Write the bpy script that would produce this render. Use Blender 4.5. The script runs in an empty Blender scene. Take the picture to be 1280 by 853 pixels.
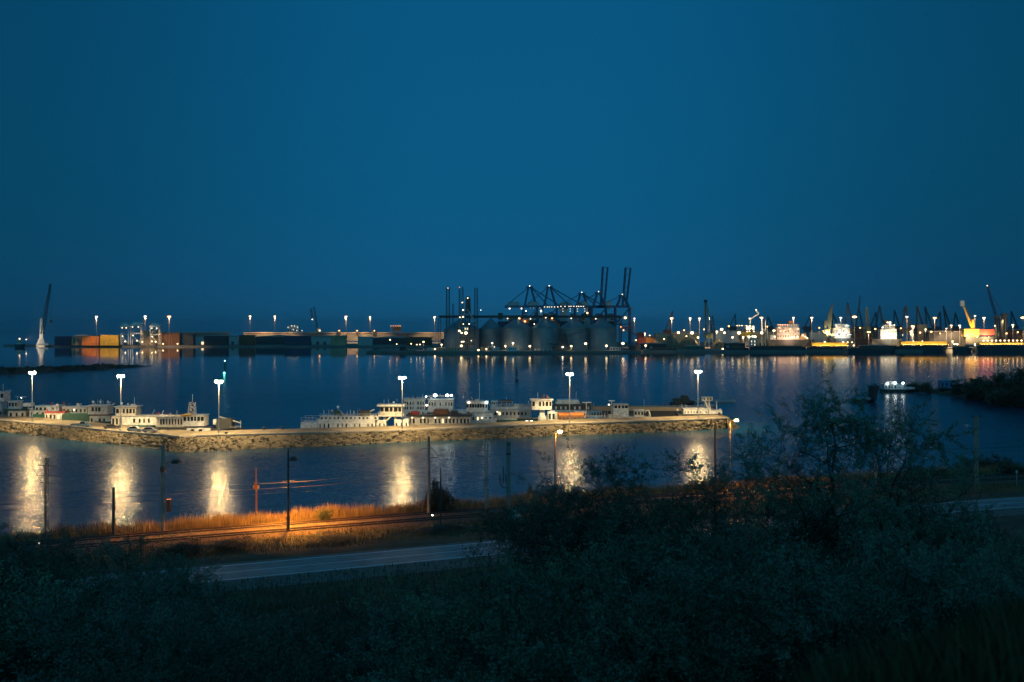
import bpy, math, random
import numpy as np
from mathutils import Vector

# ------------------------------------------------------------------ basics
C = bpy.context.scene.collection
SC = bpy.context.scene
F, HC, HY, CX = 1244.0, 32.0, 409.5, 640.0      # focal length in photo pixels, eye height, horizon row


def X(px, Y): return (px - CX) * Y / F
def Z(py, Y): return HC - (py - HY) * Y / F
def WY(py, z=0.0): return F * (HC - z) / (py - HY)


def fast_mesh(name, V, Q):
    V = np.asarray(V, dtype=np.float32).reshape(-1, 3)
    Q = np.asarray(Q, dtype=np.int32)
    k = Q.shape[1]
    me = bpy.data.meshes.new(name)
    me.vertices.add(len(V)); me.vertices.foreach_set('co', V.ravel())
    me.loops.add(Q.size); me.loops.foreach_set('vertex_index', Q.ravel())
    me.polygons.add(len(Q))
    me.polygons.foreach_set('loop_start', np.arange(0, Q.size, k, dtype=np.int32))
    me.update(calc_edges=True); me.validate()
    return me


def link(name, me, mat=None, parent=None):
    o = bpy.data.objects.new(name, me); C.objects.link(o)
    if mat is not None: me.materials.append(mat)
    if parent is not None: o.parent = parent
    return o


class MB:
    def __init__(s): s.v = []; s.f = []
    def add(s, vs, fs):
        n = len(s.v); s.v += [tuple(p) for p in vs]; s.f += [tuple(i + n for i in f) for f in fs]
    def box(s, x0, x1, y0, y1, z0, z1, tx=1.0, ty=1.0):
        cx, cy = (x0 + x1) / 2, (y0 + y1) / 2
        t = lambda a, c, k: c + (a - c) * k
        vs = [(x0, y0, z0), (x1, y0, z0), (x1, y1, z0), (x0, y1, z0),
              (t(x0, cx, tx), t(y0, cy, ty), z1), (t(x1, cx, tx), t(y0, cy, ty), z1), (t(x1, cx, tx), t(y1, cy, ty), z1), (t(x0, cx, tx), t(y1, cy, ty), z1)]
        s.add(vs, [(3, 2, 1, 0), (4, 5, 6, 7), (0, 1, 5, 4), (1, 2, 6, 5), (2, 3, 7, 6), (3, 0, 4, 7)])
        return s
    def tube(s, a, b, r0, r1=None, n=6):
        r1 = r0 if r1 is None else r1
        a, b = Vector(a), Vector(b); d = (b - a)
        if d.length < 1e-6: return s
        d.normalize(); u = d.cross(Vector((0, 0, 1)))
        if u.length < 1e-3: u = d.cross(Vector((0, 1, 0)))
        u.normalize(); w = d.cross(u)
        vs = []
        for p, r in ((a, r0), (b, r1)):
            for i in range(n):
                t = 2 * math.pi * (i + .5) / n
                vs.append(p + u * math.cos(t) * r + w * math.sin(t) * r)
        fs = [(i, (i + 1) % n, n + (i + 1) % n, n + i) for i in range(n)]
        fs += [tuple(range(n - 1, -1, -1)), tuple(range(n, 2 * n))]
        s.add(vs, fs); return s
    def path(s, pts, r, n=5):
        for a, b in zip(pts[:-1], pts[1:]): s.tube(a, b, r, r, n)
        return s
    def lathe(s, prof, n=12, c=(0, 0, 0)):
        vs = []
        for r, z in prof:
            for i in range(n):
                t = 2 * math.pi * i / n
                vs.append((c[0] + r * math.cos(t), c[1] + r * math.sin(t), c[2] + z))
        fs = []
        for j in range(len(prof) - 1):
            for i in range(n):
                fs.append((j * n + i, j * n + (i + 1) % n, (j + 1) * n + (i + 1) % n, (j + 1) * n + i))
        fs += [tuple(range(n - 1, -1, -1)), tuple(range((len(prof) - 1) * n, len(prof) * n))]
        s.add(vs, fs); return s
    def ball(s, c, rx, ry=None, rz=None, n=8, m=4):
        ry = rx if ry is None else ry; rz = rx if rz is None else rz
        vs = [(c[0], c[1], c[2] + rz)]
        for j in range(1, m):
            t = math.pi * j / m
            for i in range(n):
                p = 2 * math.pi * i / n
                vs.append((c[0] + rx * math.sin(t) * math.cos(p), c[1] + ry * math.sin(t) * math.sin(p), c[2] + rz * math.cos(t)))
        vs.append((c[0], c[1], c[2] - rz)); L = len(vs) - 1
        fs = [(0, 1 + i, 1 + (i + 1) % n) for i in range(n)]
        for j in range(m - 2):
            for i in range(n):
                a = 1 + j * n + i; b = 1 + j * n + (i + 1) % n
                fs.append((a, a + n, b + n, b))
        fs += [(L, 1 + (m - 2) * n + (i + 1) % n, 1 + (m - 2) * n + i) for i in range(n)]
        s.add(vs, fs); return s
    def prism_y(s, poly, y0, y1):          # outline in x,z pushed from y0 to y1
        n = len(poly)
        vs = [(x, y0, z) for x, z in poly] + [(x, y1, z) for x, z in poly]
        fs = [(i, (i + 1) % n, n + (i + 1) % n, n + i) for i in range(n)]
        fs += [tuple(range(n - 1, -1, -1)), tuple(range(n, 2 * n))]
        s.add(vs, fs); return s
    def prism_z(s, poly, z0, z1, top=None):
        n = len(poly); top = top or poly
        vs = [(x, y, z0) for x, y in poly] + [(x, y, z1) for x, y in top]
        fs = [(i, (i + 1) % n, n + (i + 1) % n, n + i) for i in range(n)]
        fs += [tuple(range(n - 1, -1, -1)), tuple(range(n, 2 * n))]
        s.add(vs, fs); return s
    def lattice(s, a, b, w, r, bays=None, w1=None):
        a, b = Vector(a), Vector(b); d = b - a; L = d.length; d = d / L
        w1 = w if w1 is None else w1
        u = d.cross(Vector((0, 1, 0)))
        if u.length < 1e-3: u = d.cross(Vector((1, 0, 0)))
        u.normalize(); q = d.cross(u)
        bays = bays or max(3, int(L / (w * 1.3)))
        pr = None
        for i in range(bays + 1):
            f = i / bays; h = (w + (w1 - w) * f) / 2; c = a + d * L * f
            ring = [c + u * h + q * h, c - u * h + q * h, c - u * h - q * h, c + u * h - q * h]
            if pr:
                for j in range(4):
                    s.tube(pr[j], ring[j], r, r, 4)
                    s.tube(pr[j], ring[(j + 1) % 4], r * .7, r * .7, 4)
            pr = ring
        return s
    def build(s, name, mat, parent=None, smooth=False):
        me = bpy.data.meshes.new(name); me.from_pydata([tuple(v) for v in s.v], [], s.f)
        if smooth:
            me.polygons.foreach_set('use_smooth', [True] * len(me.polygons))
        me.update()
        return link(name, me, mat, parent)


def tag(o, label=None, cat=None, group=None, kind=None):
    if label: o['label'] = label
    if cat: o['category'] = cat
    if group: o['group'] = group
    if kind: o['kind'] = kind
    return o


def thing(name, label, cat, loc=(0, 0, 0), rz=0.0, group=None):
    o = bpy.data.objects.new(name, None); C.objects.link(o)
    o.location = loc; o.rotation_euler = (0, 0, rz); o.empty_display_size = .5
    return tag(o, label, cat, group)


def dup(root, loc, rz=0.0, label=None, group=None, scale=None):
    r = root.copy(); C.objects.link(r); r.location = loc; r.rotation_euler = (0, 0, rz)
    if scale is not None: r.scale = scale if hasattr(scale, '__len__') else (scale,) * 3
    if label: r['label'] = label
    if group: r['group'] = group
    for ch in list(root.children):
        c = ch.copy(); C.objects.link(c); c.parent = r
        for g in ch.children:
            d = g.copy(); C.objects.link(d); d.parent = c
    return r


# ------------------------------------------------------------------ materials
def mat(name, col, rough=.7, metal=0.0, var=.25, scale=3.0, bump=0.0, stain=None, spec=.4):
    m = bpy.data.materials.new(name); m.use_nodes = True
    nt = m.node_tree; b = nt.nodes['Principled BSDF']
    b.inputs['Roughness'].default_value = rough; b.inputs['Metallic'].default_value = metal
    b.inputs['Specular IOR Level'].default_value = spec
    tc = nt.nodes.new('ShaderNodeTexCoord')
    nz = nt.nodes.new('ShaderNodeTexNoise'); nz.inputs['Scale'].default_value = scale; nz.inputs['Detail'].default_value = 4
    nt.links.new(tc.outputs['Object'], nz.inputs['Vector'])
    rp = nt.nodes.new('ShaderNodeValToRGB')
    rp.color_ramp.elements[0].position = .3; rp.color_ramp.elements[1].position = .7
    lo = stain or tuple(c * (1 - var) for c in col); hi = tuple(min(1, c * (1 + var)) for c in col) if stain is None else col
    rp.color_ramp.elements[0].color = (*lo, 1); rp.color_ramp.elements[1].color = (*hi, 1)
    nt.links.new(nz.outputs['Fac'], rp.inputs['Fac']); nt.links.new(rp.outputs['Color'], b.inputs['Base Color'])
    if bump:
        bp = nt.nodes.new('ShaderNodeBump'); bp.inputs['Strength'].default_value = bump; bp.inputs['Distance'].default_value = .1
        nt.links.new(nz.outputs['Fac'], bp.inputs['Height']); nt.links.new(bp.outputs['Normal'], b.inputs['Normal'])
    return m


def glow(name, col, strength):
    m = bpy.data.materials.new(name); m.use_nodes = True; nt = m.node_tree
    for n in list(nt.nodes): nt.nodes.remove(n)
    e = nt.nodes.new('ShaderNodeEmission'); o = nt.nodes.new('ShaderNodeOutputMaterial')
    e.inputs['Color'].default_value = (*col, 1); e.inputs['Strength'].default_value = strength
    nt.links.new(e.outputs[0], o.inputs['Surface'])
    return m


M = dict(
    white=mat('white_paint', (.70, .75, .78), .5, stain=(.40, .38, .34), scale=1.3),
    cream=mat('cream_paint', (.62, .63, .60), .55, stain=(.32, .27, .22), scale=1.4),
    grey=mat('grey_paint', (.36, .38, .38), .55, scale=1.2),
    pale=mat('pale_blue_paint', (.46, .54, .58), .5, scale=1.0),
    dark=mat('dark_paint', (.035, .04, .045), .6, scale=1.0),
    green=mat('green_hull', (.03, .12, .09), .5, scale=1.0),
    navy=mat('navy_paint', (.02, .045, .09), .5, scale=1.0),
    blue=mat('blue_paint', (.06, .16, .30), .5, scale=1.0),
    red=mat('red_paint', (.38, .05, .03), .55, scale=.8),
    rust=mat('rusty_steel', (.22, .10, .05), .8, stain=(.10, .05, .03), scale=.6),
    orange=mat('orange_paint', (.62, .20, .04), .5, scale=.6),
    yellow=mat('yellow_paint', (.70, .42, .05), .5, scale=.6),
    tan=mat('tan_cladding', (.42, .30, .18), .7, scale=.1),
    steel=mat('galvanised_steel', (.34, .35, .36), .45, .5, scale=1.0),
    silo=mat('corrugated_silo_steel', (.26, .28, .29), .5, .3, scale=.08),
    siloroof=mat('silo_roof_steel', (.21, .23, .24), .5, .3, scale=.1),
    craneblue=mat('blue_crane_steel', (.04, .10, .18), .6, scale=.05),
    cranedark=mat('dark_crane_steel', (.05, .055, .05), .6, scale=.1),
    craneolive=mat('olive_crane_steel', (.20, .19, .09), .6, scale=.1),
    glass=mat('dark_window_glass', (.012, .016, .02), .12, scale=2.0),
    concrete=mat('concrete', (.34, .31, .26), .85, stain=(.22, .20, .16), scale=.5, bump=.2),
    quay=mat('quay_concrete', (.16, .15, .13), .9, scale=.03),
    wood=mat('weathered_wood', (.11, .08, .05), .85, scale=4),
    polecon=mat('pole_concrete', (.30, .26, .21), .85, scale=2, bump=.1),
    rubber=mat('black_rubber', (.012, .012, .012), .8),
    bark=mat('dark_bark', (.035, .028, .02), .9, scale=8, bump=.4),
    tarp=mat('green_tarpaulin', (.02, .07, .06), .8),
    rail=mat('rail_steel', (.05, .035, .025), .45, .3, scale=3),
    sleeper=mat('concrete_sleeper', (.16, .13, .10), .9, scale=4),
    ballast=mat('track_ballast', (.10, .08, .06), .95, var=.7, scale=6, bump=.8),
    cabinet=mat('cabinet_white', (.65, .68, .68), .5),
    carw=mat('white_car_paint', (.60, .60, .58), .25, spec=.6), carg=mat('silver_car_paint', (.42, .44, .46), .25, .3),
    card=mat('dark_car_paint', (.03, .035, .05), .2, spec=.6), carb=mat('blue_car_paint', (.09, .15, .20), .25, spec=.6),
    pile=mat('bulk_ore', (.16, .13, .08), .95, scale=.3, bump=.5),
    L_pier=glow('pier_flood_lamp', (1.0, .68, .29), 900),
    L_mast=glow('mast_flood_lamp', (1.0, .66, .38), 6),
    L_mastw=glow('mast_flood_lamp_white', (1.0, .84, .68), 5),
    L_masto=glow('mast_flood_lamp_orange', (1.0, .50, .18), 8),
    L_quay=glow('quay_lamp_warm', (1.0, .72, .36), 6),
    L_deck=glow('deck_lamp_white', (.92, 1.0, .90), 22),
    L_deckw=glow('deck_lamp_warm', (1.0, .80, .50), 4.5),
    L_ship=glow('ship_lamp', (1.0, .86, .62), 3.5),
    L_red=glow('ship_lamp_red', (1.0, .42, .22), 3),
    L_dim=glow('small_lamp', (1.0, .92, .78), 10),
    L_hold=glow('lit_deck_strip', (1.0, .70, .22), 2.2),
    L_sod=glow('sodium_lamp', (1.0, .38, .06), 300),
    L_sodp=glow('sodium_panel', (1.0, .36, .05), 5200),
    L_sodq=glow('sodium_panel_dim', (1.0, .36, .05), 1300),
    L_deckd=glow('far_deck_lamp', (.92, 1.0, .90), 4.5),
    L_hooq=glow('hooded_sodium_lamp_small', (1.0, .34, .04), 2300),
    L_hood=glow('hooded_sodium_lamp', (1.0, .34, .04), 11000),
    L_win=glow('lit_window', (1.0, .76, .42), 1.6),
    L_winw=glow('lit_window_white', (.95, 1.0, .86), 4),
    L_green=glow('green_buoy_lamp', (.12, 1.0, .72), 14),
    L_cyan=glow('buoy_top_lamp', (.55, .95, 1.0), 14),
)


for k_ in ('L_dim', 'L_ship', 'L_red', 'L_deckw', 'L_mast', 'L_mastw', 'L_masto', 'L_win', 'L_winw', 'L_hold', 'L_cyan', 'L_green', 'L_quay', 'L_deckd'): M[k_].cycles.emission_sampling = 'NONE'


# a thing drawn up in metres from measured outlines at its own distance
class Rig:
    def __init__(s, name, label, cat, pxc, Y, group=None, z0=0.0):
        s.Y, s.pxc, s.z0 = Y, pxc, z0; s.k = Y / F
        s.root = thing(name, label, cat, (X(pxc, Y), Y, z0), 0, group)
        s.last = s.root
    def x(s, px): return (px - s.pxc) * s.k
    def z(s, py): return Z(py, s.Y) - s.z0
    def box(s, part, x0, x1, yt, yb, d, m, dy=0.0, par=None, tx=1.0, ty=1.0, roof=None, over=.25, rt=.18):
        zb = s.z(yb) if yb is not None else -.3
        zt = s.z(yt)
        o = MB().box(s.x(x0), s.x(x1), dy - d / 2, dy + d / 2, zb, zt, tx, ty).build(part, m, par or s.root)
        if roof:
            MB().box(s.x(x0) - over, s.x(x1) + over, dy - d / 2 - over, dy + d / 2 + over, zt + .004, zt + rt).build('roof', roof, o)
        s.last = o; s.geo = (s.x(x0), s.x(x1), dy - d / 2, zb, zt)
        return o
    def wins(s, n, m, f0=.35, f1=.75, wf=.5, skip=(), name='window', lit=None, litm=None):
        x0, x1, yf, zb, zt = s.geo; w = (x1 - x0) / n; wf0 = wf
        q_ = random.Random(int(abs(x0) * 97 + n * 13 + abs(zb) * 7))
        for i in range(n):
            if i in skip: continue
            wf = wf0 * q_.uniform(.7, 1.2) if n > 3 else wf0
            if n > 4 and q_.random() < .12: continue
            c = x0 + w * (i + .5) + (q_.uniform(-.08, .08) * w if n > 3 else 0)
            mm = litm if lit and i in lit else m
            MB().box(c - w * wf / 2, c + w * wf / 2, yf - .04, yf + .03, zb + (zt - zb) * f0, zb + (zt - zb) * f1).build(name, mm, s.last)
        return s
    def bar(s, part, xa, ya, xb, yb, r, m, da=0.0, db=None, r1=None, n=6, par=None):
        db = da if db is None else db
        za = s.z(ya) if ya is not None else -.3
        zb = s.z(yb) if yb is not None else -.3
        return MB().tube((s.x(xa), da, za), (s.x(xb), db, zb), r, r1, n).build(part, m, par or s.root)
    def lat(s, part, xa, ya, xb, yb, w, r, m, da=0.0, db=None, w1=None, bays=None, par=None):
        db = da if db is None else db
        za = s.z(ya) if ya is not None else -.3
        return MB().lattice((s.x(xa), da, za), (s.x(xb), db, s.z(yb)), w, r, bays, w1).build(part, m, par or s.root)
    def lamp(s, x, y, r, m, dy=0.0, rz=None, part='lamp', par=None, n=6):
        return MB().ball((s.x(x), dy, s.z(y)), r, r, rz or r * .8, n, 4).build(part, m, par or s.root)
    def spot(s, x, y, power, col=(1.0, .66, .34), dy=0.0, cone=160, part='flood_beam', aim=(0, 0, -1)):
        l = bpy.data.lights.new(part, 'SPOT'); l.energy = power; l.color = col; l.spot_size = math.radians(cone); l.spot_blend = .3; l.shadow_soft_size = .6
        o = bpy.data.objects.new(part, l); C.objects.link(o); o.parent = s.root; o.location = (s.x(x), dy, s.z(y))
        o.rotation_euler = Vector(aim).to_track_quat('-Z', 'Y').to_euler(); return o
    def dome(s, x, y, r, m, dy=0.0, part='radar_dome'):
        return MB().ball((s.x(x), dy, s.z(y)), r, r, r, 10, 6).build(part, m, s.root, True)
    def hull(s, x0, x1, yt, m, beam, bow=1, part='hull', rake=2.5, stern=.85, zb=-.6):
        a, b = s.x(x0), s.x(x1); h = beam / 2; zt = s.z(yt)
        if bow < 0: a, b = b, a
        sg = 1 if b > a else -1
        L = abs(b - a); rk = min(rake, L * .3)
        pl = lambda ins, tip: [(a + sg * ins, -h * stern), (b - sg * (rk + tip) * 1.6, -h), (b - sg * tip, -h * .12), (b - sg * tip, h * .12), (b - sg * (rk + tip) * 1.6, h), (a + sg * ins, h * stern)]
        mb = MB()
        lo, hi = pl(rk * .3, rk), pl(0, 0)
        if sg < 0: lo, hi = lo[::-1], hi[::-1]
        mb.prism_z(lo, zb, zt, hi)
        # bulwark strip
        o = mb.build(part, m, s.root); s.last = o
        return o
    def rail(s, x0, x1, y, hpx, m, dy=0.0, r=.035, gap=1.6):
        a, b, z = s.x(x0), s.x(x1), s.z(y); h = hpx * s.k; n = max(2, int(abs(b - a) / gap))
        mb = MB()
        for i in range(n + 1):
            q = a + (b - a) * i / n; mb.tube((q, dy, z), (q, dy, z + h), r, r, 4)
        for f in (.5, 1): mb.tube((a, dy, z + h * f), (b, dy, z + h * f), r, r, 4)
        return mb.build('railing', m, s.root)
    def clutter(s, x0, x1, y, seed, n=8, dy=0.0, hi=10):
        q = random.Random(seed); S_ = s.root
        for i in range(n):
            px = x0 + (x1 - x0) * (i + q.random()) / n; k = q.random(); d = dy + q.uniform(-1.2, 1.2)
            if k < .34: s.bar('antenna', px, y, px + q.uniform(-.3, .3), y - q.uniform(.35, 1) * hi, q.uniform(.03, .07), q.choice((M['white'], M['grey'], M['dark'])), d)
            elif k < .52: w = q.uniform(.6, 1.6); s.box('deck_locker', px - w, px + w, y - q.uniform(.8, 2.4), y, q.uniform(.8, 1.8), q.choice((M['grey'], M['rust'], M['pale'], M['tarp'], M['dark'], M['white'])), dy=d)
            elif k < .66:
                h = q.uniform(2, 4); s.bar('funnel', px, y, px, y - h, .28, q.choice((M['dark'], M['rust'], M['red'])), d)
            elif k < .80:
                MB().lathe([(.3, -.06), (.42, 0), (.3, .06)], 10, (s.x(px), d, s.z(y) + .4)).build('life_ring', M['orange'], S_)
            else:
                s.bar('derrick', px, y, px + q.uniform(-4, 4), y - q.uniform(.4, .9) * hi, .07, q.choice((M['white'], M['cream'], M['dark'])), d)
    def tyres(s, xs, y, m, dy):
        for q in xs:
            MB().tube((s.x(q), dy - .18, s.z(y)), (s.x(q), dy + .12, s.z(y)), .55, .55, 10).build('tyre_fender', m, s.root)
# ------------------------------------------------------------------ render settings, camera, sky
cam = bpy.data.cameras.new('camera'); co = bpy.data.objects.new('camera', cam); C.objects.link(co)
co.location = (0, 0, HC); co.rotation_euler = (math.radians(90), 0, 0)
cam.sensor_width = 36; cam.lens = 36 * F / 1280; cam.shift_y = (HY - 426.5) / 1280
cam.clip_start = .5; cam.clip_end = 120000
SC.camera = co
cam.dof.use_dof = True; cam.dof.focus_distance = 420; cam.dof.aperture_fstop = 1.2
SC.render.engine = 'CYCLES'
SC.cycles.use_denoising = True
SC.cycles.denoiser = 'OPENIMAGEDENOISE'
SC.cycles.max_bounces = 5; SC.cycles.diffuse_bounces = 2; SC.cycles.glossy_bounces = 3
SC.cycles.transmission_bounces = 1; SC.cycles.volume_bounces = 0
SC.cycles.sample_clamp_indirect = 4; SC.cycles.sample_clamp_direct = 0
SC.cycles.caustics_reflective = False; SC.cycles.caustics_refractive = False
SC.cycles.use_adaptive_sampling = False
SC.cycles.use_light_tree = True
SC.view_settings.view_transform = 'Standard'; SC.view_settings.look = 'None'
SC.view_settings.exposure = 0; SC.view_settings.gamma = 1

W = bpy.data.worlds.new('World'); SC.world = W; W.use_nodes = True
nt = W.node_tree
for n in list(nt.nodes): nt.nodes.remove(n)
N = nt.nodes.new; LK = nt.links.new
out = N('ShaderNodeOutputWorld')
sky = N('ShaderNodeTexSky'); sky.sky_type = 'NISHITA'; sky.sun_disc = False
SUN_EL, SUN_AZ = -1.0, 200.0
sky.sun_elevation = math.radians(SUN_EL); sky.sun_rotation = math.radians(SUN_AZ)
tint = N('ShaderNodeMix'); tint.data_type = 'RGBA'; tint.blend_type = 'MULTIPLY'; tint.inputs['Factor'].default_value = 1
tint.inputs['B'].default_value = (.04, .70, 1.0, 1)
LK(sky.outputs['Color'], tint.inputs['A'])
bg1 = N('ShaderNodeBackground'); bg1.inputs['Strength'].default_value = .05
LK(tint.outputs['Result'], bg1.inputs['Color'])
# deep-blue dusk sky over the sea: by elevation, side falloff of the lens put into the colour
geo = N('ShaderNodeTexCoord'); sx = N('ShaderNodeSeparateXYZ'); LK(geo.outputs['Generated'], sx.inputs[0])
rp = N('ShaderNodeValToRGB'); LK(sx.outputs['Z'], rp.inputs['Fac'])
cr = rp.color_ramp
cr.elements[0].position = 0.0; cr.elements[0].color = (.0085, .094, .204, 1)
cr.elements[1].position = 1.0; cr.elements[1].color = (.0018, .072, .182, 1)
for p, c in ((.05, (.0045, .095, .226)), (.12, (.0022, .086, .215)), (.28, (.0018, .079, .202))):
    e = cr.elements.new(p); e.color = (*c, 1)
az = N('ShaderNodeMapRange'); az.inputs['From Min'].default_value = .05; az.inputs['From Max'].default_value = .50
az.inputs['To Min'].default_value = 1.0; az.inputs['To Max'].default_value = .54; az.interpolation_type = 'SMOOTHSTEP'
ab = N('ShaderNodeMath'); ab.operation = 'ABSOLUTE'; LK(sx.outputs['X'], ab.inputs[0]); LK(ab.outputs[0], az.inputs['Value'])
mz = N('ShaderNodeMix'); mz.data_type = 'RGBA'; mz.blend_type = 'MULTIPLY'; mz.inputs['Factor'].default_value = 1
LK(rp.outputs['Color'], mz.inputs['A']); LK(az.outputs['Result'], mz.inputs['B'])
wz = N('ShaderNodeMapRange'); wz.inputs['From Min'].default_value = .15; wz.inputs['From Max'].default_value = -.7   # afterglow in the west, behind the camera
wz.inputs['To Min'].default_value = 1.0; wz.inputs['To Max'].default_value = 3.4; wz.interpolation_type = 'SMOOTHSTEP'; LK(sx.outputs['Y'], wz.inputs['Value'])
bg2 = N('ShaderNodeBackground'); bg2.inputs['Strength'].default_value = 1.0
wc = N('ShaderNodeMapRange'); wc.inputs['From Min'].default_value = .15; wc.inputs['From Max'].default_value = -.7; wc.interpolation_type = 'SMOOTHSTEP'; LK(sx.outputs['Y'], wc.inputs['Value'])
wm = N('ShaderNodeMix'); wm.data_type = 'RGBA'; wm.blend_type = 'MULTIPLY'; LK(wc.outputs['Result'], wm.inputs['Factor']); LK(mz.outputs['Result'], wm.inputs['A']); wm.inputs['B'].default_value = (4.5, 1.15, .72, 1)
LK(wm.outputs['Result'], bg2.inputs['Color']); LK(wz.outputs['Result'], bg2.inputs['Strength'])
ad = N('ShaderNodeAddShader'); LK(bg1.outputs[0], ad.inputs[0]); LK(bg2.outputs[0], ad.inputs[1])
LK(ad.outputs[0], out.inputs['Surface'])
W.cycles.sampling_method = 'MANUAL'; W.cycles.sample_map_resolution = 512

sl = bpy.data.lights.new('sun', 'SUN'); so = bpy.data.objects.new('sun', sl); C.objects.link(so)
sl.energy = .03; sl.angle = math.radians(40); sl.color = (.45, .75, 1.0)       # last afterglow from behind the camera
so.rotation_euler = (math.radians(60), 0, math.radians(-20))

# ------------------------------------------------------------------ terrain in road coordinates (t along the road, s across)
P0 = np.array([-18.6, 122.0]); RA = math.radians(22.8); CA, SA = math.cos(RA), math.sin(RA)


def curv(t):
    u = np.clip(np.asarray(t, float) - 60, 0, None)
    return np.where(u < 80, .0009 * u * u, 5.76 + .144 * (u - 80))


def ts(x, y):
    dx, dy = np.asarray(x, float) - P0[0], np.asarray(y, float) - P0[1]
    t = dx * CA + dy * SA
    return t, -dx * SA + dy * CA + curv(t)


def xy(t, s):
    q = s - curv(t)
    return P0[0] + t * CA - q * SA, P0[1] + t * SA + q * CA


HS = [-260, -130, -119, -105, -95, -80, -60, -40, -20, -8, 8, 14, 24, 36, 41, 44, 60, 400]
HV = [33, 30.6, 30, 25.5, 21.5, 16.5, 11, 7, 4.2, 3.4, 3.4, 2.7, 1.7, 1.7, .7, -.5, -3, -4]


def ground(x, y):
    t, s = ts(x, y)
    h = np.interp(s, HS, HV)
    x, y = np.asarray(x, float), np.asarray(y, float)
    nz = np.sin(x * .31 + 1.3) * np.sin(y * .27 + .5) * .45 + np.sin(x * .83 + y * .41) * .18 + np.sin(x * .13 - y * .19 + 2) * .5
    am = np.clip((-s - 9) / 15, 0, 1) + .15 * np.clip((s - 9) / 4, 0, 1) * np.clip((25 - s) / 4, 0, 1)
    return h + nz * am


def grid_mesh(name, xs, ys, fz):
    gx, gy = np.meshgrid(xs, ys); V = np.stack([gx, gy, fz(gx, gy)], -1).reshape(-1, 3)
    nx, ny = len(xs), len(ys); i = np.arange(nx * ny).reshape(ny, nx)
    Q = np.stack([i[:-1, :-1], i[:-1, 1:], i[1:, 1:], i[1:, :-1]], -1).reshape(-1, 4)
    return fast_mesh(name, V, Q)


m_ground = mat('rough_grass_ground', (.075, .075, .035), .95, stain=(.028, .034, .018), scale=.35, bump=.6)
g = link('ground', grid_mesh('ground', np.arange(-330, 420, 2.5), np.arange(-60, 330, 2.0), ground), m_ground); tag(g, kind='structure')

# water: one sheet to the horizon, wave slopes straight from noise
m_w = bpy.data.materials.new('harbour_water'); m_w.use_nodes = True; nt = m_w.node_tree
b = nt.nodes['Principled BSDF']; N = nt.nodes.new; LK = nt.links.new
b.inputs['Base Color'].default_value = (.004, .045, .082, 1); b.inputs['Roughness'].default_value = .17; b.inputs['IOR'].default_value = 1.33
tc = N('ShaderNodeTexCoord')
def noise(scale, sx, sy, detail=2):
    mp = N('ShaderNodeMapping'); mp.inputs['Scale'].default_value = (sx, sy, 1); LK(tc.outputs['Object'], mp.inputs['Vector'])
    n = N('ShaderNodeTexNoise'); n.inputs['Scale'].default_value = scale; n.inputs['Detail'].default_value = detail; LK(mp.outputs[0], n.inputs['Vector'])
    return n
def vm(op, a, bb):
    n = N('ShaderNodeVectorMath'); n.operation = op
    for i, q in enumerate((a, bb)):
        if isinstance(q, tuple): n.inputs[i].default_value = q
        else: LK(q, n.inputs[i])
    return n.outputs[0]
n1 = noise(2.4, .6, 1.0, 2); n2 = noise(.16, .7, 1.0, 1); n3 = noise(.012, .35, 1.3, 3)
a1 = vm('MULTIPLY', vm('SUBTRACT', n1.outputs['Color'], (.5, .5, .5)), (.50, .58, 0))
a2 = vm('MULTIPLY', vm('SUBTRACT', n2.outputs['Color'], (.5, .5, .5)), (.09, .09, 0))
mr = N('ShaderNodeMapRange'); mr.inputs['From Min'].default_value = .35; mr.inputs['From Max'].default_value = .65
mr.inputs['To Min'].default_value = .6; mr.inputs['To Max'].default_value = 1.25; LK(n3.outputs['Fac'], mr.inputs['Value'])
sc_ = N('ShaderNodeVectorMath'); sc_.operation = 'SCALE'; LK(vm('ADD', a1, a2), sc_.inputs[0]); LK(mr.outputs[0], sc_.inputs['Scale'])
sy = N('ShaderNodeSeparateXYZ'); LK(tc.outputs['Object'], sy.inputs[0])
calm = N('ShaderNodeMapRange'); calm.inputs['From Min'].default_value = 420; calm.inputs['From Max'].default_value = 1150; calm.inputs['To Min'].default_value = 1.0; calm.inputs['To Max'].default_value = .10; LK(sy.outputs['Y'], calm.inputs['Value'])
cm = N('ShaderNodeMath'); cm.operation = 'MULTIPLY'; LK(mr.outputs[0], cm.inputs[0]); LK(calm.outputs[0], cm.inputs[1]); cm2 = N('ShaderNodeMath'); cm2.operation = 'MULTIPLY'; LK(cm.outputs[0], cm2.inputs[0]); LK(calm.outputs[0], cm2.inputs[1]); LK(cm2.outputs[0], sc_.inputs['Scale'])
rg = N('ShaderNodeMath'); rg.operation = 'MULTIPLY_ADD'; rg.inputs[2].default_value = .014; LK(calm.outputs[0], rg.inputs[0]); rg.inputs[1].default_value = .225; LK(rg.outputs[0], b.inputs['Roughness'])
nrm = N('ShaderNodeVectorMath'); nrm.operation = 'NORMALIZE'; LK(vm('ADD', sc_.outputs[0], (0, 0, 1)), nrm.inputs[0])
LK(nrm.outputs[0], b.inputs['Normal'])
me = bpy.data.meshes.new('sea'); R_ = 22000
me.from_pydata([(-R_, -500, 0), (R_, -500, 0), (R_, R_, 0), (-R_, R_, 0)], [], [(0, 1, 2, 3)])
tag(link('sea_water', me, m_w), kind='structure')

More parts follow.
